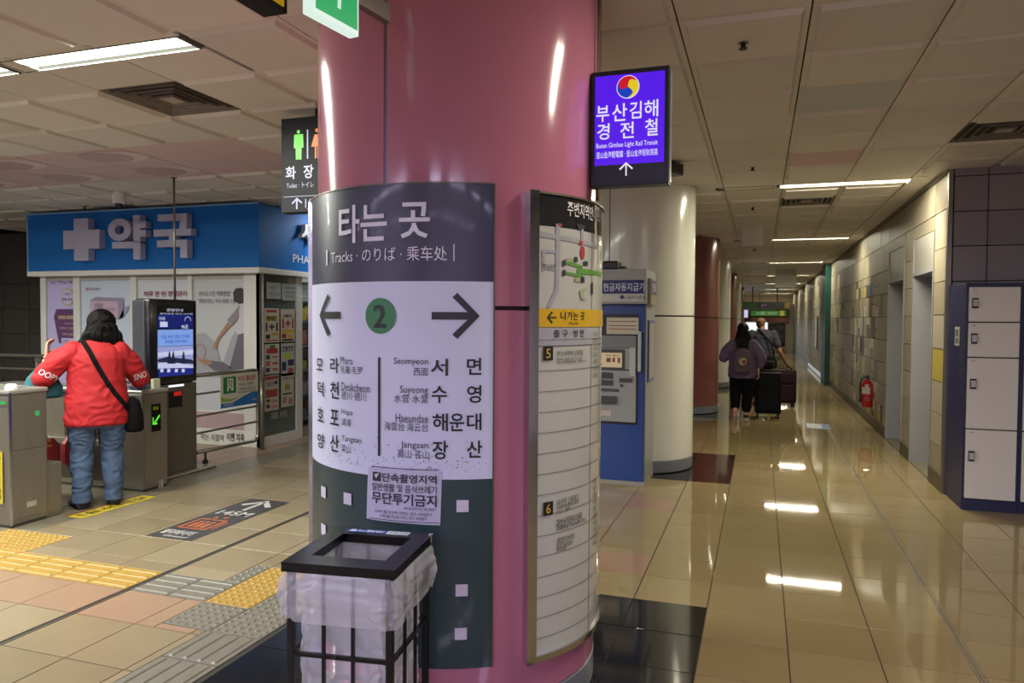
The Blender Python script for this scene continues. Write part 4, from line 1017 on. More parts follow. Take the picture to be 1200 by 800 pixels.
# poster 2: medicine box
bm = B(); ppoly(bm, S, [(106.5, 352), (113, 348), (146, 349), (146, 372), (140, 374), (106.5, 373)], o); wobj('poster_box', bm, flat('#8b8299', .35), T_)
bm = B(); ppoly(bm, S, [(107, 352.5), (139.5, 353), (139.5, 372.5), (107, 371)], o+.002); wobj('poster_box_front', bm, flat('#b79cb0', .35), T_)
bm = B(); ppoly(bm, S, [(146, 360), (152, 358), (150, 366), (144, 372), (140, 374)], o); wobj('poster_shadow', bm, flat('#8f8fa8', .35), T_)
bm = B(); ptext(bm, S, '치질약', 112, 355, 122, 363, .01, o+.004); ptext(bm, S, '캡슐', 125, 361, 136, 363.5, .0, o+.004); prect(bm, S, 113, 365, 121, 366, o+.004); ptext(bm, S, '동국제약', 108, 337, 118, 340.5, .0, o); wobj('lettering', bm, flat('#474070'), T_)
bm = B(); ptext(bm, S, '동국', 101, 337, 107, 340.5, .02, o); wobj('lettering', bm, flat('#a03848'), T_)
# poster 3: red headline, white board below
bm = B(); ptext(bm, S, '하루 한 번 정맥관리', 169, 341, 220, 347.5, .025, o); wobj('lettering', bm, flat('#7e1f34'), T_)
bm = B(); prect(bm, S, 168, 350, 186, 352, o); wobj('poster_line', bm, flat('#c2b6bb'), T_)
# poster 4: stretching figure in grey
bm = B(); ppoly(bm, S, [(228, 392), (240, 390), (252, 400), (258, 420), (262, 441), (228, 441)], o); ppoly(bm, S, [(262, 425), (272, 395), (284, 378), (287, 400), (287, 432), (270, 436)], o); wobj('poster_shade', bm, flat('#94949a'), T_)
bm = B(); ppoly(bm, S, [(280, 392), (287, 388), (287, 435), (272, 436), (270, 430)], o+.002); ppoly(bm, S, [(246, 422), (262, 424), (272, 430), (270, 436), (252, 434), (243, 427)], o+.002); wobj('poster_trousers', bm, flat('#5c5862'), T_)
bm = B(); ppoly(bm, S, [(281, 357), (287, 354), (287, 390), (279, 392), (276, 384), (281, 372)], o+.0025); wobj('poster_shirt', bm, flat('#b6b2ba'), T_)
bm = B(); ppoly(bm, S, [(278, 362), (282, 356), (280, 373), (273, 381), (267, 375)], o+.0028); wobj('poster_sleeve', bm, flat('#81757c'), T_)
bm = B(); ppoly(bm, S, [(268, 377), (272, 381), (258, 397), (254, 409), (250, 409), (252, 402), (257, 393)], o+.0035); ppoly(bm, S, [(234, 420), (246, 421), (250, 426), (242, 428), (234, 423)], o+.0035); wobj('poster_arm', bm, flat('#94705c'), T_)
bm = B(); ppoly(bm, S, [(274, 343), (277, 338), (283, 337), (287, 339), (287, 355), (281, 356), (275, 352)], o+.004); wobj('poster_hair', bm, flat('#221c22'), T_)
c = S.uv(236, 412); bm = B()
ring = [(c[0]+.085*math.cos(t), c[1]+.105*math.sin(t)) for t in [2*math.pi*k/30 for k in range(30)]]; rin = [(c[0]+.068*math.cos(t), c[1]+.085*math.sin(t)) for t in [2*math.pi*k/30 for k in range(30)]]
for k in range(30): poly(bm, S, [ring[k], ring[(k+1) % 30], rin[(k+1) % 30], rin[k]], o+.004)
wobj('poster_ring', bm, flat('#9c7470'), T_)
bm = B(); ptext(bm, S, '센시도스틴 헤파람캡', 233.5, 341, 270, 347, .0, o); ptext(bm, S, '엉덩이로는 약과 병용 가능', 233.5, 350, 277, 355.5, .0, o); wobj('lettering', bm, flat('#3b3a46'), T_)
# fascia lettering, solid letters standing off
LT = mat('letter_grey', '#aaa6be', .4)
def solid(s, S, px, parent, m, depth=.1, bold=.06, off=.02):
    me = textmesh(s, bold, .5, 4); u0, v0, u1, v1 = uvbox(S, *px); X = np.array([v.co[:] for v in me.vertices]); lo, hi = X.min(0), X.max(0); sz = np.maximum(hi-lo, 1e-6); bm = B()
    vs = [bm.verts.new(S.p(u0+(u1-u0)*(x-lo[0])/sz[0], v0+(v1-v0)*(y-lo[1])/sz[1], off+depth*(z-lo[2])/sz[2])) for x, y, z in X]
    for p in me.polygons:
        try: bm.faces.new([vs[i] for i in p.vertices])
        except ValueError: pass
    return wobj('letter', bm, m, parent)
SFs = Plane((0, PY, 0), (1, 0, 0), (0, 0, 1))
solid('약', SFs, (135, 254, 179, 305), T_, LT, .09, .055); solid('국', SFs, (188, 252, 232, 303), T_, LT, .09, .055)
bm = B(); u0, v0, u1, v1 = uvbox(SFs, 82, 257, 124, 306); uu, vv = (u0+u1)/2, (v0+v1)/2; q = (u1-u0)*.2
bm = slabp(SFs, u0, vv-q, u1, vv+q, .0, .1, .006); wobj('cross_bar', bm, LT, T_); wobj('cross_bar', slabp(SFs, uu-q, v0, uu+q, v1, .0, .102, .006), LT, T_)
SS = Plane((PXr, 0, 0), (0, 1, 0), (0, 0, 1))
solid('사', SS, (347, 262, 364, 284), T_, WHITE, .06, .05)
solid('랑', SS, (368, 264, 384, 288), T_, WHITE, .06, .05)
bm = B(); u0 = SS.uv(343, 303)[0]; v1 = SS.uv(343, 297.5)[1]; v0 = SS.uv(343, 307)[1]; text(bm, SS, 'PHARMACY', u0, v0, u0+1.0, v1, .005, .004); wobj('lettering', bm, WHITE, T_)
L = bpy.data.lights.new('fascia_lamp', 'AREA'); L.energy = 9; L.color = (.85, .95, 1); L.shape = 'RECTANGLE'; L.size = .8; L.size_y = .05
lo = bpy.data.objects.new('fascia_lamp', L); C.objects.link(lo); lo.location = (PXr+.22, 8.5, 2.88); lo.rotation_euler = (0, math.radians(-35), 0)
lo.rotation_euler = (0, math.radians(25), math.radians(0)); lo.parent = T_; lo.location = Vector((PXr+.25, 8.5, 2.88))-Vector((-7.4, 8.5, 0)); 
wobj('lamp_housing', box(None, PXr+.2, PXr+.3, 8.1, 8.9, 2.89, 2.93, .004), WHITE, T_)
# side wall towards the corridor
S = Plane((FX+.02, 0, 0), (0, 1, 0), (0, 0, 1)); py = lambda x: S.uv(x, 400)[0]
ys = [FY-.03, py(307), py(347.5), py(354.5), py(372), py(390)]
wobj('mullion', box(None, FX-.04, FX+.02, ys[0], ys[1], 0, 2.085, .004), PW, T_); wobj('mullion', box(None, FX-.04, FX+.02, ys[2], ys[3], 0, 2.085, .004), PW, T_)
wobj('bottom_panel', box(None, FX-.04, FX+.02, ys[1], ys[2], 0, .12), PW, T_)
wobj('side_pane', box(None, FX-.01, FX, ys[1], ys[2], .12, 2.085), mat('glass_dark', '#4f5a58', .12, coat=.6), T_)
wobj('door_frame', box(None, FX-.04, FX+.02, ys[3]+.9, 12.05, 0, 2.085), PW, T_)
sh = wobj('display_shelf', box(None, FX-.9, FX-.5, ys[3]-.1, ys[3]+1.2, .1, .13), PG, T_)
bm = B()
for k in range(1, 6): box(bm, FX-.9, FX-.5, ys[3]-.1, ys[3]+1.2, .1+.35*k, .12+.35*k)
sub('shelf_board', bm, PG, sh)
rr = random.Random(5)
GC = ['#7c8a58', '#8a5a4c', '#b0a890', '#4c6a80', '#9c8c3c', '#80808c']
for k in range(5):
    for j in range(6):
        bm = box(None, FX-.62, FX-.5, ys[3]-.06+.2*j, ys[3]+.06+.2*j, .13+.35*k, .13+.35*k+rr.uniform(.12, .26))
        gc = rr.choice(GC); o_ = wobj('medicine_pack', bm, flat(gc), None); tag(o_, '%s medicine pack, %s from the front on the %s shelf inside the pharmacy' % ({'#7c8a58': 'olive', '#8a5a4c': 'brown', '#b0a890': 'cream', '#4c6a80': 'blue', '#9c8c3c': 'yellow', '#80808c': 'grey'}[gc], ['first', 'second', 'third', 'fourth', 'fifth', 'sixth'][j], ['bottom', 'second', 'middle', 'fourth', 'top'][k]), 'box', 'medicine packs on the pharmacy shelves')
# posters on the side pane
def side_poster(px, base, parts, lb=None):
    bm = B(); prect(bm, S, *px, .004); o_ = wobj('window_poster', bm, flat(base, .4), T_)
    for c, shapes in parts:
        bm = B()
        for s in shapes:
            if isinstance(s[0], str): ptext(bm, S, s[0], *s[1], s[2] if len(s) > 2 else 0, .0065)
            else: prect(bm, S, *s, .0055)
        sub('poster_print', bm, flat(c), o_)
side_poster((312, 331, 329, 350), '#9a9f9c', [('#5c6064', [('영업시간', (316, 335, 325, 338.5)), ('MON 09-21 FRI', (314.5, 343, 327, 346))])])
side_poster((330, 332.5, 347, 352), '#9a9f9c', [('#3c4044', [('처방조제 약사', (333, 336, 345, 339)), ('건강상담 복약', (333, 341, 345, 344)), ('안전 약국', (335, 346, 344, 349))])])
side_poster((309, 361, 327, 401), '#b5ac9c', [('#a7953c', [(311, 370, 324, 376), (318, 390, 326, 393)]), ('#26262c', [('루테인', (312, 370, 324, 376), .03), ('1+1', (311, 378, 325, 388), .05), (311, 392, 316, 397)]), ('#9a3c44', [(312, 363, 324, 366), (311, 398, 325, 399.5)])])
side_poster((328.5, 362, 345, 400), '#b5ac9c', [('#26262c', [('오메가3', (331.5, 368, 342, 372), .03), (330, 397, 343, 399)]), ('#9a3030', [('1+1', (330.5, 373.5, 343.5, 384), .06), (330, 391, 335, 396)]), ('#bd9c30', [(329.5, 386, 344, 390), (337, 392, 343, 396)])])
side_poster((309.5, 403, 327, 438), '#b3aca2', [('#99302c', [(312, 408, 325, 414)]), ('#4e6a3c', [(316, 404, 322, 408)]), ('#3a3c48', [(311, 416, 316, 421), (311, 431, 316, 436)]), ('#a35850', [(311, 423, 316, 429), (319, 417, 325, 419), (319, 424, 325, 427), (319, 431, 325, 434)])])
side_poster((329, 402, 345, 440), '#a9a8a0', [('#26305c', [('간염건강', (330, 405, 343.5, 411.5), .03), (337, 421, 344, 428), (330, 424, 335, 434)]), ('#9cae3c', [(333, 413, 340, 420)]), ('#9a4c50', [(337, 431, 343, 437)])])
side_poster((309.5, 439.5, 326.5, 481), '#b0a79c', [('#8e3c34', [(310, 440.5, 326, 444.5), (311, 456, 325, 465)]), ('#35343c', [('위장약', (312, 447, 320, 453), .02), (321, 446, 325, 450), (312, 468, 316, 471), (312, 474, 316, 478)]), ('#a57c74', [(318, 468, 325, 471), (318, 474, 325, 478)])])
side_poster((329, 437, 344, 476), '#aca79a', [('#7f8a30', [(333.5, 450, 339, 457)]), ('#4b4844', [('올바른 사용', (331, 441, 343, 444.5)), (331, 460, 342, 462)]), ('#9c6c60', [(331, 465, 335, 472), (338, 466, 342, 473)])])
bm = B(); ptext(bm, S, '藥局', 317, 482, 336, 490, 0, .004); wobj('lettering', bm, flat('#8f9694'), T_)
# interior glow of the pharmacy
L = bpy.data.lights.new('shop_lamp', 'AREA'); L.energy = 14; L.size = .6
lo = bpy.data.objects.new('shop_lamp', L); C.objects.link(lo); lo.parent = T_; lo.location = Vector((-6.3, 8.7, 2.08))-Vector((-7.4, 8.5, 0))
# drawn-back wall beyond the booth
tag(obj('wall_beyond', box(None, -5.6, -1.9, 14.0, 14.2, 0, CEIL), mat('plain_wall3', '#6d675e', .6)), kind='structure')

# ================================================================== TICKET GATES
GD = mat('gate_steel', '#948d80', .3, .75, var=.06, scale=14, stretch=(1, 1, .2)); GDk = mat('gate_steel_dark', '#5d584e', .35, .7)
FLAP = mat('gate_flap', '#7d1c22', .4)
def gate(xe, y0, y1, h, xl, lb, upper):
    T = thing('ticket_gate', lb, 'ticket gate', ((xe+xl)/2, (y0+y1)/2, 0))
    wobj('end_cabinet', box(None, xe-.33, xe, y0, y1, .02, h, .006), GD, T)
    wobj('foot', box(None, xl, xe-.005, y0+.01, y1-.01, 0, .02), GDk, T)
    zz = h*.5
    wobj('door_panel', box(None, xe, xe+.004, y0+.02, y1-.02, .06, h*.56, .001), GD, T); wobj('upper_panel', box(None, xe, xe+.004, y0+.02, y1-.02, h*.58, h-.02, .001), GD, T)
    wobj('lower_body', box(None, xl, xe-.33, y0, y1, .02, zz, .006), GD, T)
    wobj('inspection_panel', box(None, xe-1.0, xe-.42, y0-.004, y0, .07, zz-.05, .001), GDk, T)
    up = B(); a = [(xe-.33, zz), (xe-.33, h), (xl, h), (xl, zz)]
    box(up, xl, xe-.33, y0+.07, y1-.03, zz, h-.03, .004); wobj('upper_body', up, GD, T)
    t = B(); vs = [t.verts.new(p) for p in ((xe-.33, y0, zz), (xe-1.0, y0+.07, zz), (xe-.33, y0+.07, h-.1), (xe-.33, y0+.0, h-.1), (xe-1.0, y0+.07, h-.1))]
    t.faces.new((vs[0], vs[1], vs[4], vs[2])); t.faces.new((vs[0], vs[2], vs[3])); wobj('sloped_cheek', t, mat('cheek_brown', '#5a4638', .35, .5), T)
    wobj('top_cover', box(None, xl, xe+.01, y0-.01, y1+.01, h, h+.035, .012), mat('gate_top', '#a4a09a', .3, .5), T)
    return T
A = gate(-5.205, 3.93, 4.235, .985, -7.1, 'stainless ticket gate at the left edge of the frame', 1)
wobj('edge_profile', box(None, -5.20, -5.188, 3.922, 3.94, .02, 1.0), CHROME, A); wobj('round_cap', lathe(None, -5.25, 3.99, [(.045, 1.02), (.045, 1.04), (.03, 1.06), (0, 1.066)], 20, close=False), mat('cap_white', '#c9c6cc', .3), A, True)
wobj('side_step', box(None, -5.38, -5.22, 4.235, 4.37, 0, .42, .006), GD, A)
wobj('side_cabinet', box(None, -5.7, -5.35, 4.235, 4.30, .02, .985, .004), GD, A)
S = Plane((0, 3.925, 0), (1, 0, 0), (0, 0, 1)); bm = B(); u0, v0, u1, v1 = uvbox(S, -20, 528, 3.5, 589); rect(bm, S, u0, v0, u1, v1, .003); wobj('yellow_sticker', bm, flat('#b9a82c'), A)
bm = B(); text(bm, S, '일반카드 우대권', u1-.065, v0+.03, u1-.02, v1-.03, .02, .005, rot=90); wobj('lettering', bm, flat('#3a3420'), A)
bm = B(); prect(bm, S, 0, 470, 7, 474, .004); wobj('green_lamp', bm, glow('#3fae5c', .7), A)
S = Plane((-5.205, 0, 0), (0, 1, 0), (0, 0, 1)); bm = B(); prect(bm, S, 40.5, 481, 45.5, 487, .006); wobj('green_lamp', bm, glow('#3fae5c', .7), A)
wobj('maker_plate', slabp(S, *uvbox(S, 31, 587, 42, 593), .004, .007), flat('#a09c94'), A)
Bg = gate(-5.185, 5.14, 5.435, .875, -7.1, 'stainless ticket gate with lit green arrow, beside the person in red', 1)
S = Plane((-5.185, 0, 0), (0, 1, 0), (0, 0, 1))
wobj('arrow_display', slabp(S, *uvbox(S, 177, 473, 187.5, 505), .004, .010), mat('display_black', '#08090a', .15), Bg)
bm = B(); ppoly(bm, S, [(185.5, 485), (186.3, 487.5), (180, 497), (179, 495)], .012); ppoly(bm, S, [(177.6, 489), (178.8, 489), (178.8, 497.5), (177.6, 497.5)], .012); ppoly(bm, S, [(177.6, 495.5), (183.2, 495), (183.2, 497), (177.6, 497.5)], .012); wobj('arrow', bm, glow('#58e030', 1.0), Bg)
bm = B(); ptext(bm, S, '진입', 178, 476, 184, 480, .02, .012); wobj('lettering', bm, glow('#8a9a20', .6), Bg)
bm = B(); ptext(bm, S, '교통', 184.5, 562, 191, 574, .03, .006); wobj('lettering', bm, flat('#c0bcb4'), Bg)
wobj('card_reader', obox(None, (-5.34, 5.25, .935), (1, 0, -.25), (0, 1, 0), (.25, 0, 1), .20, .2, .05, .012), mat('reader_blue', '#33425c', .3), Bg)
wobj('paper_cup_holder', box(None, -5.235, -5.20, 5.29, 5.37, .91, 1.0, .006), mat('tag_cream', '#b5b196', .5), Bg)
wobj('side_wing', obox(None, (-5.62, 5.16, .80), (1, 0, .35), (0, 1, 0), (-.35, 0, 1), .62, .02, .12), mat('gate_top', '#a4a09a', .3, .5), Bg)
def flap(T, y0, y1, x, z0, z1):
    bm = B(); s = 1 if y1 > y0 else -1
    pts = [(y0, z1), (y1-s*.06, z1), (y1, z1-.07), (y1, z0+.12), (y1-s*.12, z0), (y0, z0+.05)]
    f = [bm.verts.new((x+.02, y, z)) for y, z in pts]; g = [bm.verts.new((x-.02, y, z)) for y, z in pts]
    bm.faces.new(f); bm.faces.new(list(reversed(g)))
    for k in range(6): bm.faces.new((f[k], f[(k+1) % 6], g[(k+1) % 6], g[k]))
    bmesh.ops.recalc_face_normals(bm, faces=bm.faces); wobj('flap', bm, FLAP, T)
flap(A, 4.24, hitX(68.5, 510, -5.85).y, -5.85, .14, .50); flap(Bg, 5.14, hitX(74, 510, -5.85).y, -5.85, .14, .50)
S = Plane((-5.829, 0, 0), (0, 1, 0), (0, 0, 1)); bm = B(); u, v = S.uv(54.5, 517); text(bm, S, '소', u-.05, v-.05, u+.05, v+.05, .02, .001); wobj('lettering', bm, flat('#b07c28'), A)
# pale red screen wall beyond the gates
T_ = thing('partition', 'rose coloured partition standing beyond the ticket gates', 'partition', (-7.4, 6.6, 0))
wobj('panel', box(None, hitY(57, 480, 6.55).x, hitY(100, 480, 6.55).x, 6.55, 6.6, hitY(70, 511, 6.55).z, hitY(70, 456, 6.55).z, .004), mat('rose_panel', '#7c4a4e', .4), T_); wobj('base_panel', box(None, hitY(57, 480, 6.55).x, hitY(100, 480, 6.55).x, 6.54, 6.6, 0, hitY(70, 511, 6.55).z, .004), mat('tan_panel', '#9a8068', .5), T_)
# barrier rails at far left
T_ = thing('barrier_rail', 'stainless barrier rail with post at far left behind the gate', 'barrier', (-8.1, 6.5, 0)); X = -8.13
wobj('top_rail', tube(None, [(-10.5, 6.5, 1.09), (X+.5, 6.5, 1.09)], .02), STEEL, T_); wobj('middle_rail', tube(None, [(-10.5, 6.5, .93), (X, 6.5, .93)], .015), STEEL, T_)
wobj('post', tube(None, [(X, 6.5, 0), (X, 6.5, 1.04)], .024), STEEL, T_); wobj('bracket', box(None, X-.09, X-.03, 6.47, 6.53, 1.0, 1.07), BLACK, T_); wobj('bracket', box(None, X-.02, X+.1, 6.475, 6.525, 1.02, 1.07), STEEL_D, T_)

# ================================================================== KIOSK
KX = -5.45; S = Plane((KX, 0, 0), (0, 1, 0), (0, 0, 1)); KB = mat('kiosk_black', '#121216', .25, coat=.4)
T_ = thing('information_kiosk', 'tall black touch screen kiosk on a steel cabinet beside the ticket gate', 'kiosk', (-5.6, 5.8, 0))
ky0, ky1 = S.uv(175, 400)[0], S.uv(231, 400)[0]
wobj('cabinet', box(None, KX-.42, KX, S.uv(190, 500)[0], S.uv(229, 500)[0]+.02, 0.03, .90, .006), mat('kiosk_steel', '#6e695c', .35, .6, var=.05), T_)
wobj('plinth', box(None, KX-.45, KX+.10, 5.46, 6.28, 0, .03, .01), GD, T_)
wobj('screen_body', box(None, KX-.17, KX, ky0, ky1, .91, 1.735, .02), KB, T_, True)
wobj('side_shell', box(None, KX-.19, KX-.04, ky0-.02, ky0+.02, .93, 1.72, .015), mat('kiosk_grey', '#55565c', .25, .5), T_)
wobj('neck', box(None, KX-.15, KX-.04, ky0+.03, ky1-.03, .88, .93), KB, T_)
def kp(px, c, name='screen_area', off=.003, e=.8): bm = B(); prect(bm, S, *px, off); return wobj(name, bm, glow(c, e), T_)
kp((184, 359, 226, 438), '#07070b', 'glass', .001, .2); kp((184.5, 368, 226, 384.5), '#101c6c'); kp((184.5, 386, 226, 405), '#7fa4ec'); kp((184.5, 405.5, 226, 431), '#9aa0d8'); kp((185, 431.5, 226, 440), '#1c2a86')
bm = B(); ppoly(bm, S, [(184.5, 413), (226, 409), (226, 415), (184.5, 418)], .005); ppoly(bm, S, [(184.5, 426), (200, 424), (226, 428), (226, 431), (184.5, 431)], .005); prect(bm, S, 187, 377, 196, 383, .005); wobj('screen_pale', bm, glow('#c9cff0', .8), T_)
bm = B()
for a in (198, 202.5, 214.5): ppoly(bm, S, [(a-2.6, 426), (a-1, 414), (a, 410.5), (a+1, 414), (a+2.6, 426)], .006)
ppoly(bm, S, [(184.5, 421), (195, 418), (224, 421), (226, 423), (226, 426), (184.5, 424)], .006); wobj('screen_dark', bm, glow('#303454', .5), T_)
bm = B(); ptext(bm, S, '지금 역사 정보 안내중', 188, 392, 222, 396.5, .02, .005); ptext(bm, S, '화면을 터치하세요', 193, 398, 219, 402, .02, .005); wobj('lettering', bm, glow('#2456c0', .8), T_)
bm = B(); ptext(bm, S, '관광안내', 195, 361.5, 214, 365, .01, .004); ptext(bm, S, '열차운행 안내 시스템', 187, 366.5, 225, 368.5, 0, .005); ptext(bm, S, '19:45', 186, 371, 193, 375, .02, .005); ptext(bm, S, '도착', 187, 376, 193, 379, .0, .007); ptext(bm, S, '96초', 212, 380, 220, 385, .03, .006)
for a in (189, 197, 206, 214): prect(bm, S, a-1.5, 432, a+2, 436, .005)
u, v = S.uv(219.5, 376)
for k in range(12):
    a, b = math.pi*k/12, math.pi*(k+1)/12; R = .045; poly(bm, S, [(u+R*math.cos(a), v+R*math.sin(a)), (u+R*math.cos(b), v+R*math.sin(b)), (u+R*.86*math.cos(b), v+R*.86*math.sin(b)), (u+R*.86*math.cos(a), v+R*.86*math.sin(a))], .006)
wobj('lettering', bm, glow('#d0d4e8', .8), T_)
kp((197, 450.5, 215, 453), '#f0ecff', 'lit_slot', .006, 1.2); kp((197, 458, 213, 477), '#0a0808', 'reader_window', .006, .05); kp((203, 458.5, 212, 463.5), '#b02018', 'red_display', .008, .8)
P = hitZ(203, 213, CEIL); t = thing('ceiling_conduit', 'thin vertical rod from the ceiling down to the black kiosk', 'rod', (P.x, P.y, CEIL))
wobj('rod', tube(None, [(-5.60, 5.98, CEIL), (-5.60, 5.98, 1.735)], .011, 10), STEEL, t, 'all'); wobj('flange', lathe(None, -5.60, 5.98, [(.03, CEIL-.01), (.03, CEIL)], 14), STEEL, t)

# ---- swinging barrier with notice between kiosk and pharmacy
RX = -5.55; T_ = thing('barrier_gate', 'stainless tube barrier gate on a castor, right of the kiosk', 'barrier', (RX, 6.7, 0)); a, b = 6.30, 7.20
r = .06
wobj('frame', tube(None, [(RX, a-.08, .955), (RX, b-r, .955), (RX, b-r*.3, .955-r*.3), (RX, b, .955-r), (RX, b, .13+r), (RX, b-r*.3, .13+r*.3), (RX, b-r, .13), (RX, a-.08, .15)], .02, 12), STEEL, T_, 'all')
for z in (.76, .53, .35): wobj('bar', tube(None, [(RX, a-.08, z), (RX, b, z)], .012), STEEL, T_)
wobj('castor_leg', tube(None, [(RX, a+.04, .15), (RX, a+.04, .06)], .012), BLACK, T_); wobj('castor', tube(None, [(RX-.012, a+.04, .03), (RX+.012, a+.04, .03)], .03, 14), BLACK, T_)
t = thing('barrier_post', 'stainless post at the pharmacy corner where the barrier gate closes', 'post', (RX, 7.28, 0)); wobj('post', tube(None, [(RX, 7.28, 0), (RX, 7.28, 1.0)], .022), STEEL, t, 'all'); wobj('base_ring', lathe(None, RX, 7.28, [(.04, 0), (.04, .012)], 16), STEEL, t)
S = Plane((RX+.03, 0, 0), (0, 1, 0), (0, 0, 1)); T_ = thing('exit_notice', 'white and blue emergency exit notice hung on the barrier gate', 'sign', (RX+.03, 6.9, .55))
q = [S.uv(*p) for p in ((258, 440), (301.5, 434.5), (302, 471), (261, 479))]; vt = (q[0][1]+q[1][1])/2; vb = (q[2][1]+q[3][1])/2; ua, ub = q[0][0], q[1][0]; W, Hh = ub-ua, vt-vb
wobj('board', slabp(S, ua, vb, ub, vt, -.004, .004), flat('#b9b5a6'), T_)
bm = B(); poly(bm, S, [(ua, vb), (ub, vb), (ub, vb+Hh*.38), (ub-W*.15, vb+Hh*.38), (ub-W*.4, vb+Hh*.28), (ua+W*.3, vb+Hh*.12), (ua, vb+Hh*.14)], .005); wobj('blue_wave', bm, flat('#1f5f9c'), T_)
bm = B(); poly(bm, S, [(ua, vb+Hh*.36), (ua, vb+Hh*.2), (ua+W*.25, vb+Hh*.18), (ua+W*.48, vb+Hh*.27), (ua+W*.3, vb+Hh*.25), (ua+W*.12, vb+Hh*.27)], .006); wobj('green_wave', bm, flat('#7c9a3c'), T_)
bm = B(); rect(bm, S, ua+W*.07, vb+Hh*.42, ua+W*.4, vb+Hh*.92, .005); wobj('green_square', bm, flat('#1c6a3a'), T_)
bm = B(); fx = lambda x, y: (ua+W*(.07+.33*x), vb+Hh*(.42+.5*y))
poly(bm, S, [fx(.3, .15), fx(.3, .9), fx(.78, .9), fx(.78, .15), fx(.68, .15), fx(.68, .82), fx(.4, .82), fx(.4, .15)], .006); poly(bm, S, [fx(.45, .7), fx(.62, .7), fx(.6, .45), fx(.72, .15), fx(.62, .15), fx(.52, .38), fx(.3, .12), fx(.24, .2), fx(.45, .45)], .007); disc(bm, S, *fx(.56, .77), W*.02, .007, 12); wobj('running_man', bm, flat('#bdbdac'), T_)
bm = B(); text(bm, S, '비상 출입문', ua+W*.46, vb+Hh*.75, ub-W*.06, vb+Hh*.92, .03, .006); wobj('lettering', bm, flat('#a3302c'), T_)
bm = B(); text(bm, S, '비상시 이용문', ua+W*.48, vb+Hh*.6, ub-W*.12, vb+Hh*.7, .01, .006); text(bm, S, '이용을 금합니다', ua+W*.48, vb+Hh*.46, ub-W*.06, vb+Hh*.56, .01, .006); text(bm, S, 'Emergency Exit', ua+W*.46, vb+Hh*.38, ub-W*.04, vb+Hh*.44, .01, .0065); wobj('lettering', bm, flat('#35342e'), T_)
bm = B(); text(bm, S, 'Humetro', ua+W*.08, vb+Hh*.05, ua+W*.32, vb+Hh*.11, .01, .007); text(bm, S, '사상역', ub-W*.18, vb+Hh*.1, ub-W*.05, vb+Hh*.17, .01, .007); wobj('lettering', bm, flat('#b9c6d0'), T_)

# ================================================================== WASTE BIN
BZ = .80; cs_ = [hitZ(*q, BZ) for q in ((325.3, 658.4), (460, 667.4), (510.3, 625.4), (397.6, 617))]
cen = (cs_[0]+cs_[1]+cs_[2]+cs_[3])/4; ax = ((cs_[1]-cs_[0])+(cs_[2]-cs_[3])).normalized(); ay = Vector((-ax.y, ax.x, 0)); wx = .375; wy = .40
T_ = thing('waste_bin', 'black metal frame bin lined with a clear plastic bag, below the station board', 'bin', (cen.x, cen.y, 0), None, math.atan2(ax.y, ax.x))
def bl(x0, x1, y0, y1, z0, z1, bev=0, bm=None): return box(bm, x0, x1, y0, y1, z0, z1, bev)
BB = mat('bin_black', '#060608', .3, spec=.35); hx, hy = wx/2, wy/2
bm = B(); bw = .062
# lid: a frame with a square opening
for a in ((-hx, hx, -hy, -hy+bw+.02), (-hx, hx, hy-bw-.01, hy), (-hx, -hx+bw, -hy+bw+.02, hy-bw-.01), (hx-bw, hx, -hy+bw+.02, hy-bw-.01)): box(bm, *a, BZ-.03, BZ, 0)
obj('lid', bm, BB, T_)
obj('hinge_clip', box(None, hx-.012, hx+.004, hy-.04, hy-.012, BZ-.024, BZ+.004, .002), CHROME, T_)
Sl = Plane((0, 0, BZ), (-1, 0, 0), (0, -1, 0)); bm = B(); rect(bm, Sl, -.02, -hy+.012, .13, -hy+.048, .001); obj('blue_label', bm, flat('#1c2f80'), T_)
bm = B(); rect(bm, Sl, -.105, -hy+.012, -.022, -hy+.048, .001); obj('white_label', bm, flat('#a9b0c0'), T_)
bm = B(); text(bm, Sl, '쓰레기통', -.01, -hy+.018, .12, -hy+.042, .03, .002); obj('lettering', bm, flat('#c4cbe6'), T_)
bm = B(); text(bm, Sl, '종이 병류', -.10, -hy+.02, -.03, -hy+.04, .0, .002); obj('lettering', bm, flat('#33405c'), T_)
fx, fy, q = hx-.012, hy-.012, .022
for sx in (-1, 1):
    for sy in (-1, 1):
        a, b = sorted((sx*fx, sx*(fx-q))); c, d = sorted((sy*fy, sy*(fy-q))); obj('post', box(None, a, b, c, d, .0, BZ-.03, .002), BB, T_)
for z in (.045, .25, .50):
    obj('side_rail', box(None, -fx+q, fx-q, -fy, -fy+.012, z, z+.012), BB, T_); obj('side_rail', box(None, -fx+q, fx-q, fy-.012, fy, z, z+.012), BB, T_)
    obj('side_rail', box(None, -fx, -fx+.012, -fy+q, fy-q, z, z+.012), BB, T_); obj('side_rail', box(None, fx-.012, fx, -fy+q, fy-q, z, z+.012), BB, T_)
for k in (-.14, .12):
    for s in (-1, 1):
        y = s*(fy-.006); obj('bar', box(None, k*wx-.005, k*wx+.005, y-.005, y+.005, .045, BZ-.03), BB, T_)
        x = s*(fx-.006); obj('bar', box(None, x-.005, x+.005, k*wy-.005, k*wy+.005, .045, BZ-.03), BB, T_)
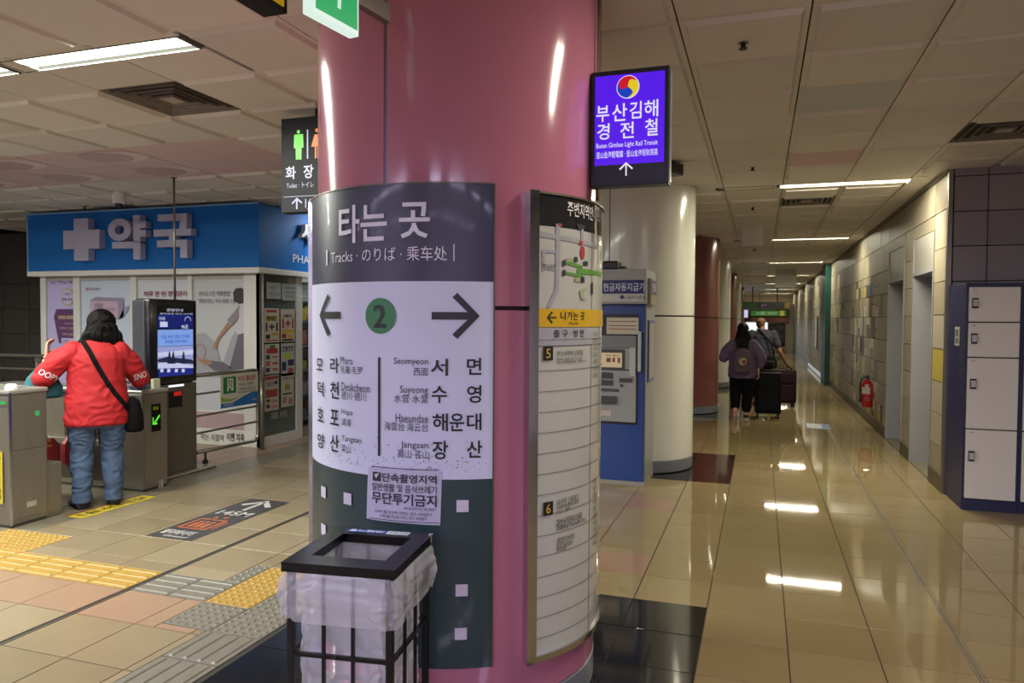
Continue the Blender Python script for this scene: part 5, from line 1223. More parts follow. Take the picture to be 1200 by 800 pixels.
# clear plastic: folded-over skirt and hanging bag
PL = bpy.data.materials.new('clear_plastic'); PL.use_nodes = True; nt = PL.node_tree; nt.nodes.clear()
out = nt.nodes.new('ShaderNodeOutputMaterial'); mx = nt.nodes.new('ShaderNodeMixShader'); tr = nt.nodes.new('ShaderNodeBsdfTransparent'); pr = nt.nodes.new('ShaderNodeBsdfPrincipled')
pr.inputs['Base Color'].default_value = (.70, .69, .74, 1); pr.inputs['Roughness'].default_value = .2; pr.inputs['Specular IOR Level'].default_value = .8; mx.inputs[0].default_value = .62
tc = nt.nodes.new('ShaderNodeTexCoord'); mp = nt.nodes.new('ShaderNodeMapping'); mp.inputs['Scale'].default_value = (1, 1, .9); no = nt.nodes.new('ShaderNodeTexNoise'); no.noise_type = 'RIDGED_MULTIFRACTAL'; no.inputs['Scale'].default_value = 5; no.inputs['Detail'].default_value = 4; no.inputs['Distortion'].default_value = 1.2; no.inputs['Roughness'].default_value = .55; no.inputs['Lacunarity'].default_value = 2.1
bp = nt.nodes.new('ShaderNodeBump'); bp.inputs['Strength'].default_value = .9; bp.inputs['Distance'].default_value = .02
for a, b in ((tc.outputs['Object'], mp.inputs[0]), (mp.outputs[0], no.inputs['Vector']), (no.outputs[0], bp.inputs['Height']), (bp.outputs[0], pr.inputs['Normal']), (tr.outputs[0], mx.inputs[1]), (pr.outputs[0], mx.inputs[2]), (mx.outputs[0], out.inputs[0])): nt.links.new(a, b)
mr = nt.nodes.new('ShaderNodeMapRange'); mr.inputs[1].default_value = .2; mr.inputs[2].default_value = 1.2; mr.inputs[3].default_value = .4; mr.inputs[4].default_value = .78; nt.links.new(no.outputs[0], mr.inputs[0]); nt.links.new(mr.outputs[0], mx.inputs[0])
def bagloft(levels, n=200, seed=1, amp=.006, wav=0):
    lv = []
    for A_, B_ in zip(levels, levels[1:]):
        m_ = max(int(abs(A_[0]-B_[0])/.006), 1); lv += [tuple(A_[i]+(B_[i]-A_[i])*j/m_ for i in range(4)) for j in range(m_)]
    levels = lv+[levels[-1]]
    bm = B(); rn = random.Random(seed); ph = [rn.uniform(0, 6.28) for _ in range(8)]; R = []
    for (z, gx, gy, k) in levels:
        row = []
        for i in range(n):
            t = 2*math.pi*i/n; c, s = math.cos(t), math.sin(t); e = .22
            x = gx*math.copysign(abs(c)**e, c); y = gy*math.copysign(abs(s)**e, s)
            w_ = sum(math.sin((j+3)*t*1.7+ph[j]+z*25*(j % 3)) for j in range(6))*amp*k
            zz = z+wav*k*(math.sin(3*t+ph[0])+.6*math.sin(5*t+ph[1])+.3*math.sin(11*t+ph[2]))
            row.append(bm.verts.new((x+c*w_, y+s*w_, zz)))
        R.append(row)
    for r0, r1 in zip(R, R[1:]):
        for k in range(n): bm.faces.new((r0[k], r0[(k+1) % n], r1[(k+1) % n], r1[k]))
    return bm
bs = obj('bag_skirt', bagloft([(BZ-.028, hx-.003, hy-.003, .1), (BZ-.04, hx+.006, hy+.006, .4), (BZ-.07, hx+.013, hy+.014, .8), (BZ-.12, hx+.016, hy+.02, 1), (BZ-.15, hx+.012, hy+.018, 1), (BZ-.18, hx+.006, hy+.012, 1)], seed=4, amp=.0022, wav=.009), PL, T_, 'all')
def crinkle(me, amp, sc_, seed):
    ns = [Vector(v.normal) for v in me.vertices]
    for v, n in zip(me.vertices, ns):
        p = Vector((v.co.x*sc_+seed, v.co.y*sc_, v.co.z*sc_*.8)); q = p+Vector((noise.noise(p), noise.noise(p+Vector((5, 1, 2))), 0))*.9
        r = (1-abs(noise.noise(q)*2))**3+.5*(1-abs(noise.noise(q*2.3)*2))**3
        v.co += n*amp*(r-.6)*min(1, (BZ-.025-v.co.z)/.03)
crinkle(bs.data, .0085, 15, 2)
bm = bagloft([(BZ-.03, hx-.04, hy-.04, .2), (.68, hx-.036, hy-.036, .6), (.5, hx-.036, hy-.036, 1), (.3, hx-.038, hy-.038, 1), (.12, hx-.045, hy-.045, 1), (.06, hx-.07, hy-.07, 1)], seed=9, amp=.0022)
bottom = [v for v in bm.verts if abs(v.co.z-.06) < .0015]; bottom.sort(key=lambda v: math.atan2(v.co.y, v.co.x)); bm.faces.new(bottom)
ib = obj('inner_bag', bm, PL, T_, 'all'); crinkle(ib.data, .007, 12, 7)

# ================================================================== FAR END OF THE CORRIDOR
FE = 40.0; S = Plane((0, FE, 0), (1, 0, 0), (0, 0, 1))
tag(obj('wall_end', box(None, -9, 3, FE+3, FE+3.2, 0, CEIL), mat('end_wall', '#cfc4b4', .6)), kind='structure')
T_ = thing('distant_shop', 'bright shop front at the far end of the corridor', 'shop', (.3, FE, 0)); k = FE/865*1.0
def bx(px, y0, m, name, th=.1): u0, v0, u1, v1 = uvbox(S, *px); return wobj(name, box(None, u0, u1, FE-th, FE, max(v0, 0), v1), m, T_)
wobj('frame', box(None, -2.2, 1.6, FE, FE+.1, 0, 2.4), mat('shop_frame', '#c4b8a6', .5), T_)
bx((868, 363, 925, 378), 0, mat('end_beam', '#7a6a4e', .5), 'beam'); bx((880, 372, 924, 377), 0, glow('#9a6a5c', .5), 'red_band')
bx((866, 377, 899, 414), 0, glow('#d4e0ea', 1.6), 'lit_window'); bx((900, 379, 920, 406), 0, mat('shop_dark', '#15181c', .2), 'dark_window', .12); bx((896, 406, 921, 409), 0, mat('shop_sill', '#b5aea4', .4), 'sill', .14)
rr = random.Random(2); bm = B()
for _ in range(26):
    x, y = rr.uniform(902, 917), rr.uniform(384, 402); u, v = S.uv(x, y); rect(bm, Plane((0, FE-.12, 0), (1, 0, 0), (0, 0, 1)), u, v, u+rr.uniform(.04, .14), v+rr.uniform(.04, .2), .004)
tag(wobj('window_goods', bm, flat('#6c6e66'), T_), kind='stuff')
T_ = thing('green_banner', 'green lit banner over the distant shop front', 'sign', (.2, FE-1, 2.2)); Sb = Plane((0, FE-1, 0), (1, 0, 0), (0, 0, 1))
wobj('board', slabp(Sb, *uvbox(Sb, 880, 364, 921, 370), 0, .05), glow('#3c7a2c', .5), T_); q_ = uvbox(Sb, 880, 364, 921, 370)
wobj('hanger', tube(tube(None, [(q_[0]+.4, FE-1.02, q_[3]), (q_[0]+.4, FE-1.02, CEIL)], .015), [(q_[2]-.4, FE-1.02, q_[3]), (q_[2]-.4, FE-1.02, CEIL)], .015), BLACK, T_); wobj('board_end', slabp(Sb, *uvbox(Sb, 914, 364, 919, 370), .05, .06), glow('#a9a43c', .6), T_); bm = B(); ptext(bm, Sb, '도시철도 지하상가', 886, 365, 911, 369, .02, .055); wobj('lettering', bm, glow('#b7cf9c', .5), T_)
T_ = thing('direction_sign', 'dark hanging direction sign with yellow end, far down the corridor', 'sign', (.2, 32, 2.2)); Sb = Plane((0, 32, 0), (1, 0, 0), (0, 0, 1)); u0, v0, u1, v1 = uvbox(Sb, 867, 353.5, 926, 361.5)
wobj('board', box(None, u0, u1, 32, 32.15, v0, v1), mat('sign_dim', '#1b1a1c', .4), T_); bm = B(); prect(bm, Sb, 919.5, 354, 925.5, 361, .004); prect(bm, Sb, 867.5, 354, 869.5, 361, .004); wobj('yellow_end', bm, glow('#8a6a10', .4), T_)
bm = B(); prect(bm, Sb, 870.5, 354.5, 887, 360.5, .004); wobj('green_part', bm, glow('#24401c', .4), T_); bm = B(); ptext(bm, Sb, '출구', 892, 356, 898, 359.5, .02, .006); wobj('lettering', bm, glow('#7c5a8c', .5), T_); wobj('hanger', tube(tube(None, [(u0+.5, 32.07, v1), (u0+.5, 32.07, CEIL)], .02), [(u1-.5, 32.07, v1), (u1-.5, 32.07, CEIL)], .02), BLACK, T_)
T_ = thing('lit_pillar_sign', 'small bright blue white sign on a post behind the walking woman', 'sign', (-.3, 34, 0)); Sb = Plane((0, 34, 0), (1, 0, 0), (0, 0, 1))
u0, v0, u1, v1 = uvbox(Sb, 870, 363, 876.5, 372); wobj('lit_head', box(None, u0, u1, 34, 34.1, v0, v1), glow('#c9ccf0', .9), T_); wobj('post', box(None, u0+.1, u1-.08, 34.02, 34.1, 0, v0), mat('navy_post', '#2a2c4c', .4), T_)
# bright reflection at the far baseboard, imitated by a glowing strip
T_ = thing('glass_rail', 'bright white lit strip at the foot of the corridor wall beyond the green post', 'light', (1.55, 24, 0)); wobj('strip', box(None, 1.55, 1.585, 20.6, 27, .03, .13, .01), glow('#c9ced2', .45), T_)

# ================================================================== PEOPLE
SKIN = mat('skin', '#b98c72', .5, var=.04, scale=20); SKIN_D = mat('skin_tan', '#8a6048', .5)
HAIR = mat('hair_black', '#070506', .5, spec=.12, bump=.5, bscale=60, stretch=(6, 6, .6))
DENIM = mat('denim', '#41546f', .8, var=.25, scale=9, bump=.3, bscale=90); REDC = mat('red_cotton', '#a3121a', .75, var=.08, scale=4, bump=.35, bscale=7, stretch=(1, 1, 1.6))
BLK = mat('black_cloth', '#0a0a0c', .9, spec=.15, bump=.3, bscale=14); SHOE = mat('black_shoe', '#141416', .5)
def hand(bm, w, fwd, up, s=1, curl=.6, thumb=1):
    """palm with four separate curled fingers and a thumb; w is the wrist, fwd the finger direction, up the back of the hand"""
    fwd = Vector(fwd).normalized(); up = Vector(up); up = (up-fwd*up.dot(fwd)).normalized(); side = fwd.cross(up)
    w = Vector(w); pc = w+fwd*.045*s
    for k in range(4):
        o = side*((k-1.5)*.0195*s)
        limb(bm, [w+fwd*.005*s+o*.5, w+fwd*.085*s+o], [.0135*s, .011*s], 8)
        p = w+fwd*.088*s+o; L = (.036, .042, .040, .032)[k]*s; d = fwd
        pts = [p]
        for j in range(3):
            d = (d*math.cos(curl*.75)-up*math.sin(curl*.75)).normalized() if j else d
            u2 = side.cross(d)*-1; p = p+d*L*(1, .75, .6)[j]; pts.append(p)
            up_ = up
        limb(bm, pts, [.0095*s, .009*s, .0082*s, .007*s], 8)
    b = w+fwd*.025*s+side*thumb*-.028*s
    limb(bm, [b, b+fwd*.03*s-side*thumb*.022*s-up*.008, b+fwd*.058*s-side*thumb*.026*s-up*.02], [.013*s, .0105*s, .0085*s], 8)
def head(bm, c, yaw=0, s=1, tilt=0):
    """skull, jaw, nose, brow, ears; local forward is +y"""
    R = Matrix.Translation(Vector(c)) @ Matrix.Rotation(yaw, 4, 'Z') @ Matrix.Rotation(tilt, 4, 'X') @ Matrix.Diagonal((s, s, s, 1))
    t = B()
    ell(t, (0, -.008, .02), (.073, .092, .092), n=24); ell(t, (0, .03, -.045), (.052, .058, .06), n=20); ell(t, (0, .062, -.085), (.024, .02, .018))
    ell(t, (0, .092, -.018), (.012, .018, .022)); ell(t, (0, .083, .02), (.045, .012, .012)); ell(t, (0, .082, -.052), (.022, .011, .007)); ell(t, (0, .08, -.064), (.019, .011, .006))
    for s_ in (-1, 1): ell(t, (s_*.074, -.005, -.01), (.008, .018, .03)); ell(t, (s_*.045, .055, -.03), (.018, .02, .018))
    t.transform(R); me = bpy.data.meshes.new('t'); t.to_mesh(me); t.free(); bm.from_mesh(me); bpy.data.meshes.remove(me); return R
def eyes(T, R):
    for nm, m, r, y in (('eye', mat('eye_white', '#c9c4be', .3), .0115, .074), ('iris', mat('iris', '#1c1210', .2), .006, .082)):
        bm = B()
        for s_ in (-1, 1): ell(bm, (s_*.03, y, .0), (r, r, r*.7))
        bm.transform(R); obj(nm, bm, m, T, 'all')
    bm = B()
    for s_ in (-1, 1): tube(bm, [(s_*.047, .078, .022), (s_*.032, .088, .028), (s_*.016, .092, .024)], .004, 6)
    bm.transform(R); obj('eyebrow', bm, HAIR, T, 'all')
    bm = B(); ell(bm, (0, .092, -.058), (.02, .004, .004)); bm.transform(R); obj('lips', bm, mat('lips', '#8c4a44', .5), T, 'all')
def shoe(bm, x, y, z, yaw=0, pitch=0, L=.25, w=.045):
    t = B(); rings = []
    for yy, hw, h in ((-L*.28, .7, .5), (-L*.2, .95, .85), (0, .9, .9), (L*.3, 1.05, .62), (L*.55, .95, .45), (L*.68, .55, .3)):
        rings.append([t.verts.new((hw*w*math.cos(a), yy, .042*h+ .042*h*math.sin(a))) for a in [2*math.pi*k/14 for k in range(14)]])
    for r0, r1 in zip(rings, rings[1:]):
        for k in range(14): t.faces.new((r0[k], r0[(k+1) % 14], r1[(k+1) % 14], r1[k]))
    t.faces.new(rings[0]); t.faces.new(rings[-1]); bmesh.ops.recalc_face_normals(t, faces=t.faces)
    t.transform(Matrix.Translation((x, y, z)) @ Matrix.Rotation(yaw, 4, 'Z') @ Matrix.Rotation(pitch, 4, 'X'))
    me = bpy.data.meshes.new('t'); t.to_mesh(me); t.free(); bm.from_mesh(me); bpy.data.meshes.remove(me)
def lp(T, name, me, m): return obj(name, me, m, T, 'all')

# --- person in the red top, seen from behind at the card reader
rz = math.atan2(.57, .82)+math.pi/2-math.pi/2
fwd = Vector((-.82, .57, 0)); rzz = math.atan2(-fwd.x, fwd.y)
PR_ = (-5.12-.57*.065, 4.70-.82*.065, 0)
T1 = thing('person', 'person in red top and jeans at the ticket gate, seen from behind, with shoulder bag', 'person', PR_, None, rzz)
bm = B()
torso = [((0, -.01, .72), .17, .13), ((0, -.01, .84), .20, .15), ((0, 0, 1.0), .18, .13), ((0, .0, 1.15), .18, .125), ((0, -.01, 1.27), .17, .105), ((0, 0, 1.34), .10, .07), ((0, .02, 1.38), .055, .055)]
loft(bm, torso)
legs = {-1: [(-.11, 0, .80), (-.125, .02, .44), (-.125, -.02, .09)], 1: [(.11, .01, .80), (.12, .04, .44), (.115, .02, .09)]}
for s_ in (-1, 1): limb(bm, legs[s_], [.09, .06, .04]); limb(bm, [legs[s_][2], Vector(legs[s_][2])+Vector((0, .12, -.045))], [.036, .028])
arms = {-1: [(-.19, 0, 1.29), (-.37, .03, 1.07), (-.335, .17, 1.22)], 1: [(.19, 0, 1.29), (.335, .10, 1.03), (.36, .36, .965)]}
for s_ in (-1, 1): limb(bm, arms[s_], [.05, .042, .026])
hand(bm, arms[-1][2], (.1, .25, .8), (-.9, .3, 0), 1, .8); hand(bm, arms[1][2], (-.1, 1, -.12), (0, .1, 1), 1, .35, -1)
limb(bm, [(.01, .01, 1.34), (.045, .05, 1.44)], [.055, .052]); Rh = head(bm, (.05, .07, 1.485), -.12, 1, -.15)
lp(T1, 'body', blend(bm, .0065, 2), SKIN); eyes(T1, Rh)
bm = B()
loft(bm, [((0, -.01, .685), .235, .165), ((0, -.01, .70), .238, .168), ((0, -.01, .85), .232, .17), ((0, 0, 1.0), .212, .16), ((0, -.005, 1.12), .205, .15), ((0, -.01, 1.22), .208, .14), ((0, -.01, 1.29), .19, .115), ((0, 0, 1.345), .125, .085), ((0, .01, 1.375), .07, .066)], 32)
limb(bm, [(-.16, -.01, 1.28), (-.27, .01, 1.2), (-.37, .03, 1.075)], [.082, .088, .078]); limb(bm, [(-.37, .03, 1.075), (-.365, .07, 1.11)], [.078, .062])
limb(bm, [(.16, -.01, 1.28), (.26, .04, 1.16), (.335, .10, 1.04)], [.082, .088, .078]); limb(bm, [(.335, .10, 1.04), (.345, .17, 1.01)], [.076, .062])
shirt = lp(T1, 'red_top', wrinkle(blend(bm, .008, 4), .009, 9, (1, 1, 1.3), 3), REDC)
bm = B()
loft(bm, [((0, -.005, .66), .19, .145), ((0, -.005, .80), .215, .155), ((0, 0, .88), .19, .14)], 28)
for s_ in (-1, 1):
    loft(bm, [((s_*.106, .0, .80), .110, .135), ((s_*.106, .0, .70), .112, .13), ((s_*.108, .012, .58), .096, .108), ((s_*.110, .022, .46), .080, .092), ((s_*.112, .005, .34), .078, .086), ((s_*.113, -.005, .22), .070, .080), ((s_*.115, -.008, .12), .066, .078), ((s_*.115, 0.0, .05), .072, .088)], 24)
lp(T1, 'jeans', wrinkle(blend(bm, .008, 3), .010, 9, (1, 1, 1.7), 8), DENIM)
bm = B(); shoe(bm, -.124, .02, .003, .15, 0, .30, .055); shoe(bm, .122, .03, .003, -.1, 0, .30, .055); lp(T1, 'shoes', blend(bm, .005, 2), SHOE)
bm = B(); hx_ = .045
ell(bm, (hx_, .055, 1.515), (.100, .115, .105), n=24); ell(bm, (hx_, .01, 1.45), (.108, .085, .12), n=24); ell(bm, (hx_-.01, -.01, 1.40), (.13, .07, .09), n=20)
ell(bm, (hx_-.09, .0, 1.375), (.06, .05, .07)); ell(bm, (hx_+.09, .0, 1.375), (.055, .05, .08)); ell(bm, (hx_, -.04, 1.36), (.10, .035, .06))
hm = wrinkle(blend(bm, .006, 2), .010, 14, (1.6, 1.6, .45), 5)
bm = B(); rk = random.Random(11)
for k in range(90):
    a_ = math.pi*(.97+1.06*k/89); ca, sa = math.cos(a_), math.sin(a_); r0 = .098+rk.uniform(-.008, .01); fl = 1+.55*max(0, -ca)+.22*max(0, ca)
    p0 = Vector((hx_+ca*r0*.8, .045+sa*r0*.75, 1.50+rk.uniform(-.03, .05))); p1 = Vector((hx_+ca*r0*1.18, .02+sa*r0*.85, 1.42)); zt_ = 1.295+rk.uniform(-.02, .035)+.03*abs(ca)
    p2 = Vector((hx_+ca*r0*1.28*fl**.5, .005+sa*r0*.72, 1.355)); p3 = Vector((hx_+ca*r0*(1.32*fl)+rk.uniform(-.012, .012), .01+sa*r0*.66, zt_))
    tube(bm, [p0, p1, p2, p3], [.006, .011, .009, .002], 5)
me_ = bpy.data.meshes.new('strands'); bm.to_mesh(me_); bm.free(); b2 = B(); b2.from_mesh(hm); b2.from_mesh(me_); b2.to_mesh(hm); b2.free(); bpy.data.meshes.remove(me_)
# trim hair from the face side
b2 = B(); b2.from_mesh(hm); bmesh.ops.delete(b2, geom=[v for v in b2.verts if v.co.y > .135 and v.co.z < 1.56], context='VERTS'); b2.to_mesh(hm); b2.free()
lp(T1, 'hair', hm, HAIR)
# shoulder strap and printed sleeves, laid on the shirt's own surface
dg = bpy.context.evaluated_depsgraph_get(); tmp = B(); tmp.from_mesh(shirt.data); bvh = BVHTree.FromBMesh(tmp); tmp.free()
def onto(p, d, off=.004):
    h = bvh.ray_cast(Vector(p), Vector(d).normalized()); return (h[0]+h[1]*off, h[1]) if h[0] else (Vector(p)+Vector(d).normalized()*.4, Vector((0, -1, 0)))
path = []; N = 26
for k in range(N+1):
    f = k/N; x = -.10+.32*f; z = 1.36-.56*f-.06*math.sin(f*3.1); path.append(onto((x, -.6, z), (0, 1, 0), .004))
bm = B(); prev = None
for k, (p, n) in enumerate(path):
    d = (path[min(k+1, N)][0]-path[max(k-1, 0)][0]).normalized(); s_ = d.cross(n).normalized()*.019; ring = [bm.verts.new(p+s_), bm.verts.new(p-s_), bm.verts.new(p-s_+n*.004), bm.verts.new(p+s_+n*.004)]
    if prev:
        for j in range(4): bm.faces.new((prev[j], prev[(j+1) % 4], ring[(j+1) % 4], ring[j]))
    prev = ring
strap_end = path[-1][0].copy()
BG = thing('shoulder_bag', 'black shoulder bag with strap across the red top', 'bag', PR_, None, rzz)
obj('strap', bm, BLK, BG)
bm = B(); loft(bm, [((.265, -.03, .60), .06, .07), ((.268, -.03, .62), .075, .10), ((.268, -.03, .74), .072, .11), ((.262, -.03, .86), .05, .09), ((.255, -.03, .89), .02, .06)]); obj('pouch', blend(bm, .008, 3), BLK, BG, 'all')
bm = tube(None, [strap_end, (.262, -.04, .84)], .012, 8); obj('strap_link', bm, BLK, BG)
WPR = flat('#cfc4c6', .6)
def print_on(s, c, u, v, d, w, h, off=.004):
    me = textmesh(s, .03, 0, 2); bm = B(); X = np.array([q.co[:] for q in me.vertices]); lo, hi = X.min(0), X.max(0); sz = np.maximum(hi-lo, 1e-6)
    t = B(); t.from_mesh(me); bmesh.ops.triangulate(t, faces=t.faces[:]); bmesh.ops.subdivide_edges(t, edges=[e for e in t.edges if e.calc_length() > .15], cuts=3, use_grid_fill=False); bmesh.ops.triangulate(t, faces=t.faces[:])
    for q in t.verts:
        a, b = (q.co.x-lo[0])/sz[0]-.5, (q.co.y-lo[1])/sz[1]-.5; p, n = onto(Vector(c)+Vector(u)*a*w+Vector(v)*b*h-Vector(d)*.3, d, off); q.co = p
    return t
obj('sleeve_print', print_on('OOPY', (-.335, -.05, 1.095), Vector((.85, 0, -.5)).normalized(), Vector((.5, 0, .85)).normalized(), (.05, 1, .0), .15, .05), WPR, T1)
obj('sleeve_print', print_on('SNO', (.325, 0, 1.065), Vector((.95, 0, .28)).normalized(), Vector((-.28, 0, .95)).normalized(), (-.1, 1, 0), .105, .055), WPR, T1)
obj('wrist_strap', tube(None, [Vector(arms[-1][2])+Vector((.032*math.cos(a), .032*math.sin(a), .0)) for a in [2*math.pi*k/16 for k in range(17)]], .007, 6), BLK, T1)
TB = thing('tote_bag', 'teal cloth bag hanging from the left arm of the person in red', 'bag', PR_, None, rzz)
TEAL = mat('teal_cloth', '#1d5f66', .7, var=.1, scale=8, bump=.5, bscale=14)
bm = B(); loft(bm, [((-.37, .13, .90), .11, .05), ((-.37, .13, .92), .145, .07), ((-.365, .13, .99), .14, .075), ((-.37, .13, 1.07), .105, .05), ((-.365, .12, 1.13), .06, .03)]); 
for k in range(6): a = k*1.05; tube(bm, [(-.365+.12*math.cos(a), .13+.06*math.sin(a), .93), (-.37+.05*math.cos(a), .125+.03*math.sin(a), 1.12)], [.014, .007], 6)
obj('pouch', blend(bm, .007, 2), TEAL, TB, 'all')
obj('handle', tube(tube(None, [(-.38, .11, 1.10), (-.355, .14, 1.16), (-.335, .15, 1.20)], .010, 8), [(-.35, .14, 1.10), (-.335, .16, 1.16), (-.33, .17, 1.21)], .010, 8), TEAL, TB, 'all')

# --- woman in mauve sweater walking away
MAUVE = mat('mauve_knit', '#584660', .85, var=.1, scale=12, bump=.4, bscale=30)
Wc = hitZ(869, 491); T2 = thing('person', 'person with long black hair and mauve sweater walking down the corridor', 'person', (Wc.x, Wc.y, 0), None, .03)
bm = B(); loft(bm, [((0, 0, .74), .15, .11), ((0, 0, .85), .165, .12), ((0, 0, 1.0), .14, .10), ((0, 0, 1.15), .16, .105), ((0, 0, 1.23), .14, .09), ((0, 0, 1.28), .06, .055)])
lg = {-1: [(-.085, 0, .80), (-.10, .02, .44), (-.10, -.17, .16)], 1: [(.085, .02, .80), (.075, .08, .43), (.07, .03, .085)]}
for s_ in (-1, 1): limb(bm, lg[s_], [.08, .055, .036])
limb(bm, [lg[-1][2], (-.10, -.13, .06)], [.036, .03]); limb(bm, [lg[1][2], (.07, .14, .045)], [.034, .028])
ar = {-1: [(-.17, 0, 1.2), (-.27, -.02, .97), (-.22, .16, .98)], 1: [(.17, 0, 1.2), (.27, -.04, .98), (.24, -.02, .80)]}
for s_ in (-1, 1): limb(bm, ar[s_], [.045, .038, .025])
hand(bm, ar[-1][2], (.3, 1, 0), (0, 0, 1)); hand(bm, ar[1][2], (.05, -.1, -1), (1, 0, 0), 1, .9)
limb(bm, [(0, 0, 1.26), (0, .02, 1.36)], [.05, .048]); Rh = head(bm, (0, .03, 1.405), .1, .97); lp(T2, 'body', blend(bm, .008, 2), SKIN); eyes(T2, Rh)
bm = B(); loft(bm, [((0, 0, .66), .20, .15), ((0, 0, .70), .215, .16), ((0, 0, .9), .20, .15), ((0, 0, 1.1), .19, .135), ((0, 0, 1.21), .165, .11), ((0, 0, 1.27), .08, .07)], 28)
limb(bm, [(-.15, 0, 1.19), (-.245, -.01, 1.08), (-.285, -.02, .97)], [.075, .08, .075]); limb(bm, [(-.28, -.02, .97), (-.24, .10, .98)], [.072, .05]); limb(bm, [(.15, 0, 1.19), (.24, -.02, 1.08), (.285, -.04, .97), (.265, -.03, .87)], [.075, .08, .078, .06])
lp(T2, 'sweater', wrinkle(blend(bm, .011, 3), .008, 10), MAUVE)
bm = B(); loft(bm, [((0, 0, .62), .16, .12), ((0, 0, .76), .185, .135), ((0, 0, .82), .17, .12)], 24)
limb(bm, [(-.09, 0, .70), (-.10, .02, .44), (-.10, -.12, .22)], [.105, .085, .07]); limb(bm, [(.09, .01, .70), (.08, .07, .43), (.07, .04, .17)], [.105, .088, .072]); lp(T2, 'trousers', wrinkle(blend(bm, .011, 3), .008, 10), BLK)
bm = B(); shoe(bm, -.10, -.14, .03, 0, -.9, .24, .042); lp(T2, 'shoe', blend(bm, .006, 2), mat('shoe_white', '#a9938c', .6)); bm = B(); shoe(bm, .07, .05, .003, -.15, 0, .24, .042); lp(T2, 'shoe', blend(bm, .006, 2), SHOE)
bm = B(); box(bm, .035, .11, -.03, .22, .002, .02, .004); obj('shoe_sole', bm, flat('#b0a8a4'), T2)
bm = B(); ell(bm, (0, .015, 1.43), (.092, .105, .105), n=24); ell(bm, (0, -.04, 1.34), (.10, .07, .13), n=20); ell(bm, (0, -.095, 1.20), (.095, .035, .14)); ell(bm, (.02, -.13, 1.08), (.06, .025, .11)); ell(bm, (-.07, -.02, 1.27), (.05, .05, .11)); ell(bm, (.08, -.02, 1.27), (.05, .05, .11))
for k in range(16): x = -.09+.18*k/15; tube(bm, [(x, -.1, 1.3), (x*1.05, -.135, 1.15), (x*.6+.02, -.15, 1.0+.03*math.sin(k*3))], [.016, .012, .004], 6)
hm = blend(bm, .008, 1); b2 = B(); b2.from_mesh(hm); bmesh.ops.delete(b2, geom=[v for v in b2.verts if v.co.y > .085 and v.co.z < 1.47], context='VERTS'); b2.to_mesh(hm); b2.free(); lp(T2, 'hair', hm, HAIR)
BP = thing('backpack', 'dusky backpack on the back of the person with long black hair', 'backpack', (Wc.x, Wc.y, 0), None, .03)
DUSK = mat('backpack_cloth', '#4d4049', .8); bm = B(); loft(bm, [((-.01, -.20, .74), .10, .05), ((-.01, -.21, .78), .13, .075), ((-.01, -.21, .95), .135, .08), ((-.01, -.19, 1.08), .11, .06), ((-.01, -.175, 1.13), .06, .03)]); obj('sack', blend(bm, .009, 3), DUSK, BP, 'all')
bm = B()
for x in (-.10, .09): tube(bm, [(x, -.17, 1.06), (x*1.1, -.13, 1.20), (x*1.15, -.02, 1.275), (x*1.1, .08, 1.22), (x*1.2, .14, 1.08), (x*1.3, .165, .92)], .014, 8)
obj('shoulder_strap', bm, DUSK, BP, 'all')
PLc = thing('plush_charm', 'round cream plush charm hanging on the dusky backpack', 'charm', (Wc.x, Wc.y, 0), None, .03); bm = B(); ell(bm, (0.0, -.325, .925), (.062, .04, .062), n=20); obj('plush', blend(bm, .006, 2), mat('plush_cream', '#a58f66', .9, bump=.6, bscale=80), PLc, 'all')
obj('patch', (lambda b: (ell(b, (.02, -.362, .93), (.03, .008, .035)), b)[1])(B()), mat('plush_brown', '#5c4636', .9), PLc, 'all')

# --- man in grey shirt ahead
Mx, My = hitY(893, 420, 14.3).x, 14.3; T3 = thing('person', 'person in grey t-shirt and tan cap, one hand on the maroon suitcase', 'person', (Mx, My, 0), None, .12)
GRY = mat('grey_tshirt', '#30303c', .85); TAN = mat('cap_tan', '#6e5638', .8)
bm = B(); loft(bm, [((0, 0, .80), .16, .12), ((0, 0, .90), .17, .13), ((0, 0, 1.1), .16, .12), ((0, 0, 1.28), .19, .12), ((0, 0, 1.36), .15, .09), ((0, 0, 1.40), .06, .055)])
lm = {-1: [(-.09, 0, .86), (-.10, .10, .48), (-.10, .06, .09)], 1: [(.09, 0, .86), (.10, -.02, .48), (.10, -.2, .16)]}
for s_ in (-1, 1): limb(bm, lm[s_], [.085, .06, .04])
limb(bm, [lm[-1][2], (-.10, .19, .05)], [.036, .03]); limb(bm, [lm[1][2], (.10, -.15, .06)], [.036, .03])
am = {-1: [(-.20, 0, 1.32), (-.24, -.02, 1.05), (-.20, .14, .86)], 1: [(.20, 0, 1.32), (.30, -.06, 1.0), (.44, .02, .76)]}
for s_ in (-1, 1): limb(bm, am[s_], [.05, .042, .03])
hand(bm, am[-1][2], (0, .6, -.8), (1, 0, 0)); hand(bm, am[1][2], (.6, .35, -.5), (.4, .2, .9), 1, .9)
limb(bm, [(0, 0, 1.38), (-.01, .03, 1.46)], [.055, .054]); Rh = head(bm, (-.03, .05, 1.50), .15); lp(T3, 'body', blend(bm, .009, 2), SKIN_D); eyes(T3, Rh)
bm = B(); loft(bm, [((0, 0, .78), .19, .15), ((0, 0, .90), .19, .15), ((0, 0, 1.1), .18, .145), ((0, 0, 1.27), .20, .135), ((0, 0, 1.36), .16, .10), ((0, 0, 1.40), .07, .065)], 28)
for s_ in (-1, 1): a, b = Vector(am[s_][0]), Vector(am[s_][1]); limb(bm, [a*.9+Vector((0, 0, .13)), a.lerp(b, .35), a.lerp(b, .62)], [.075, .075, .07])
lp(T3, 't_shirt', wrinkle(blend(bm, .012, 3), .007, 10), GRY)
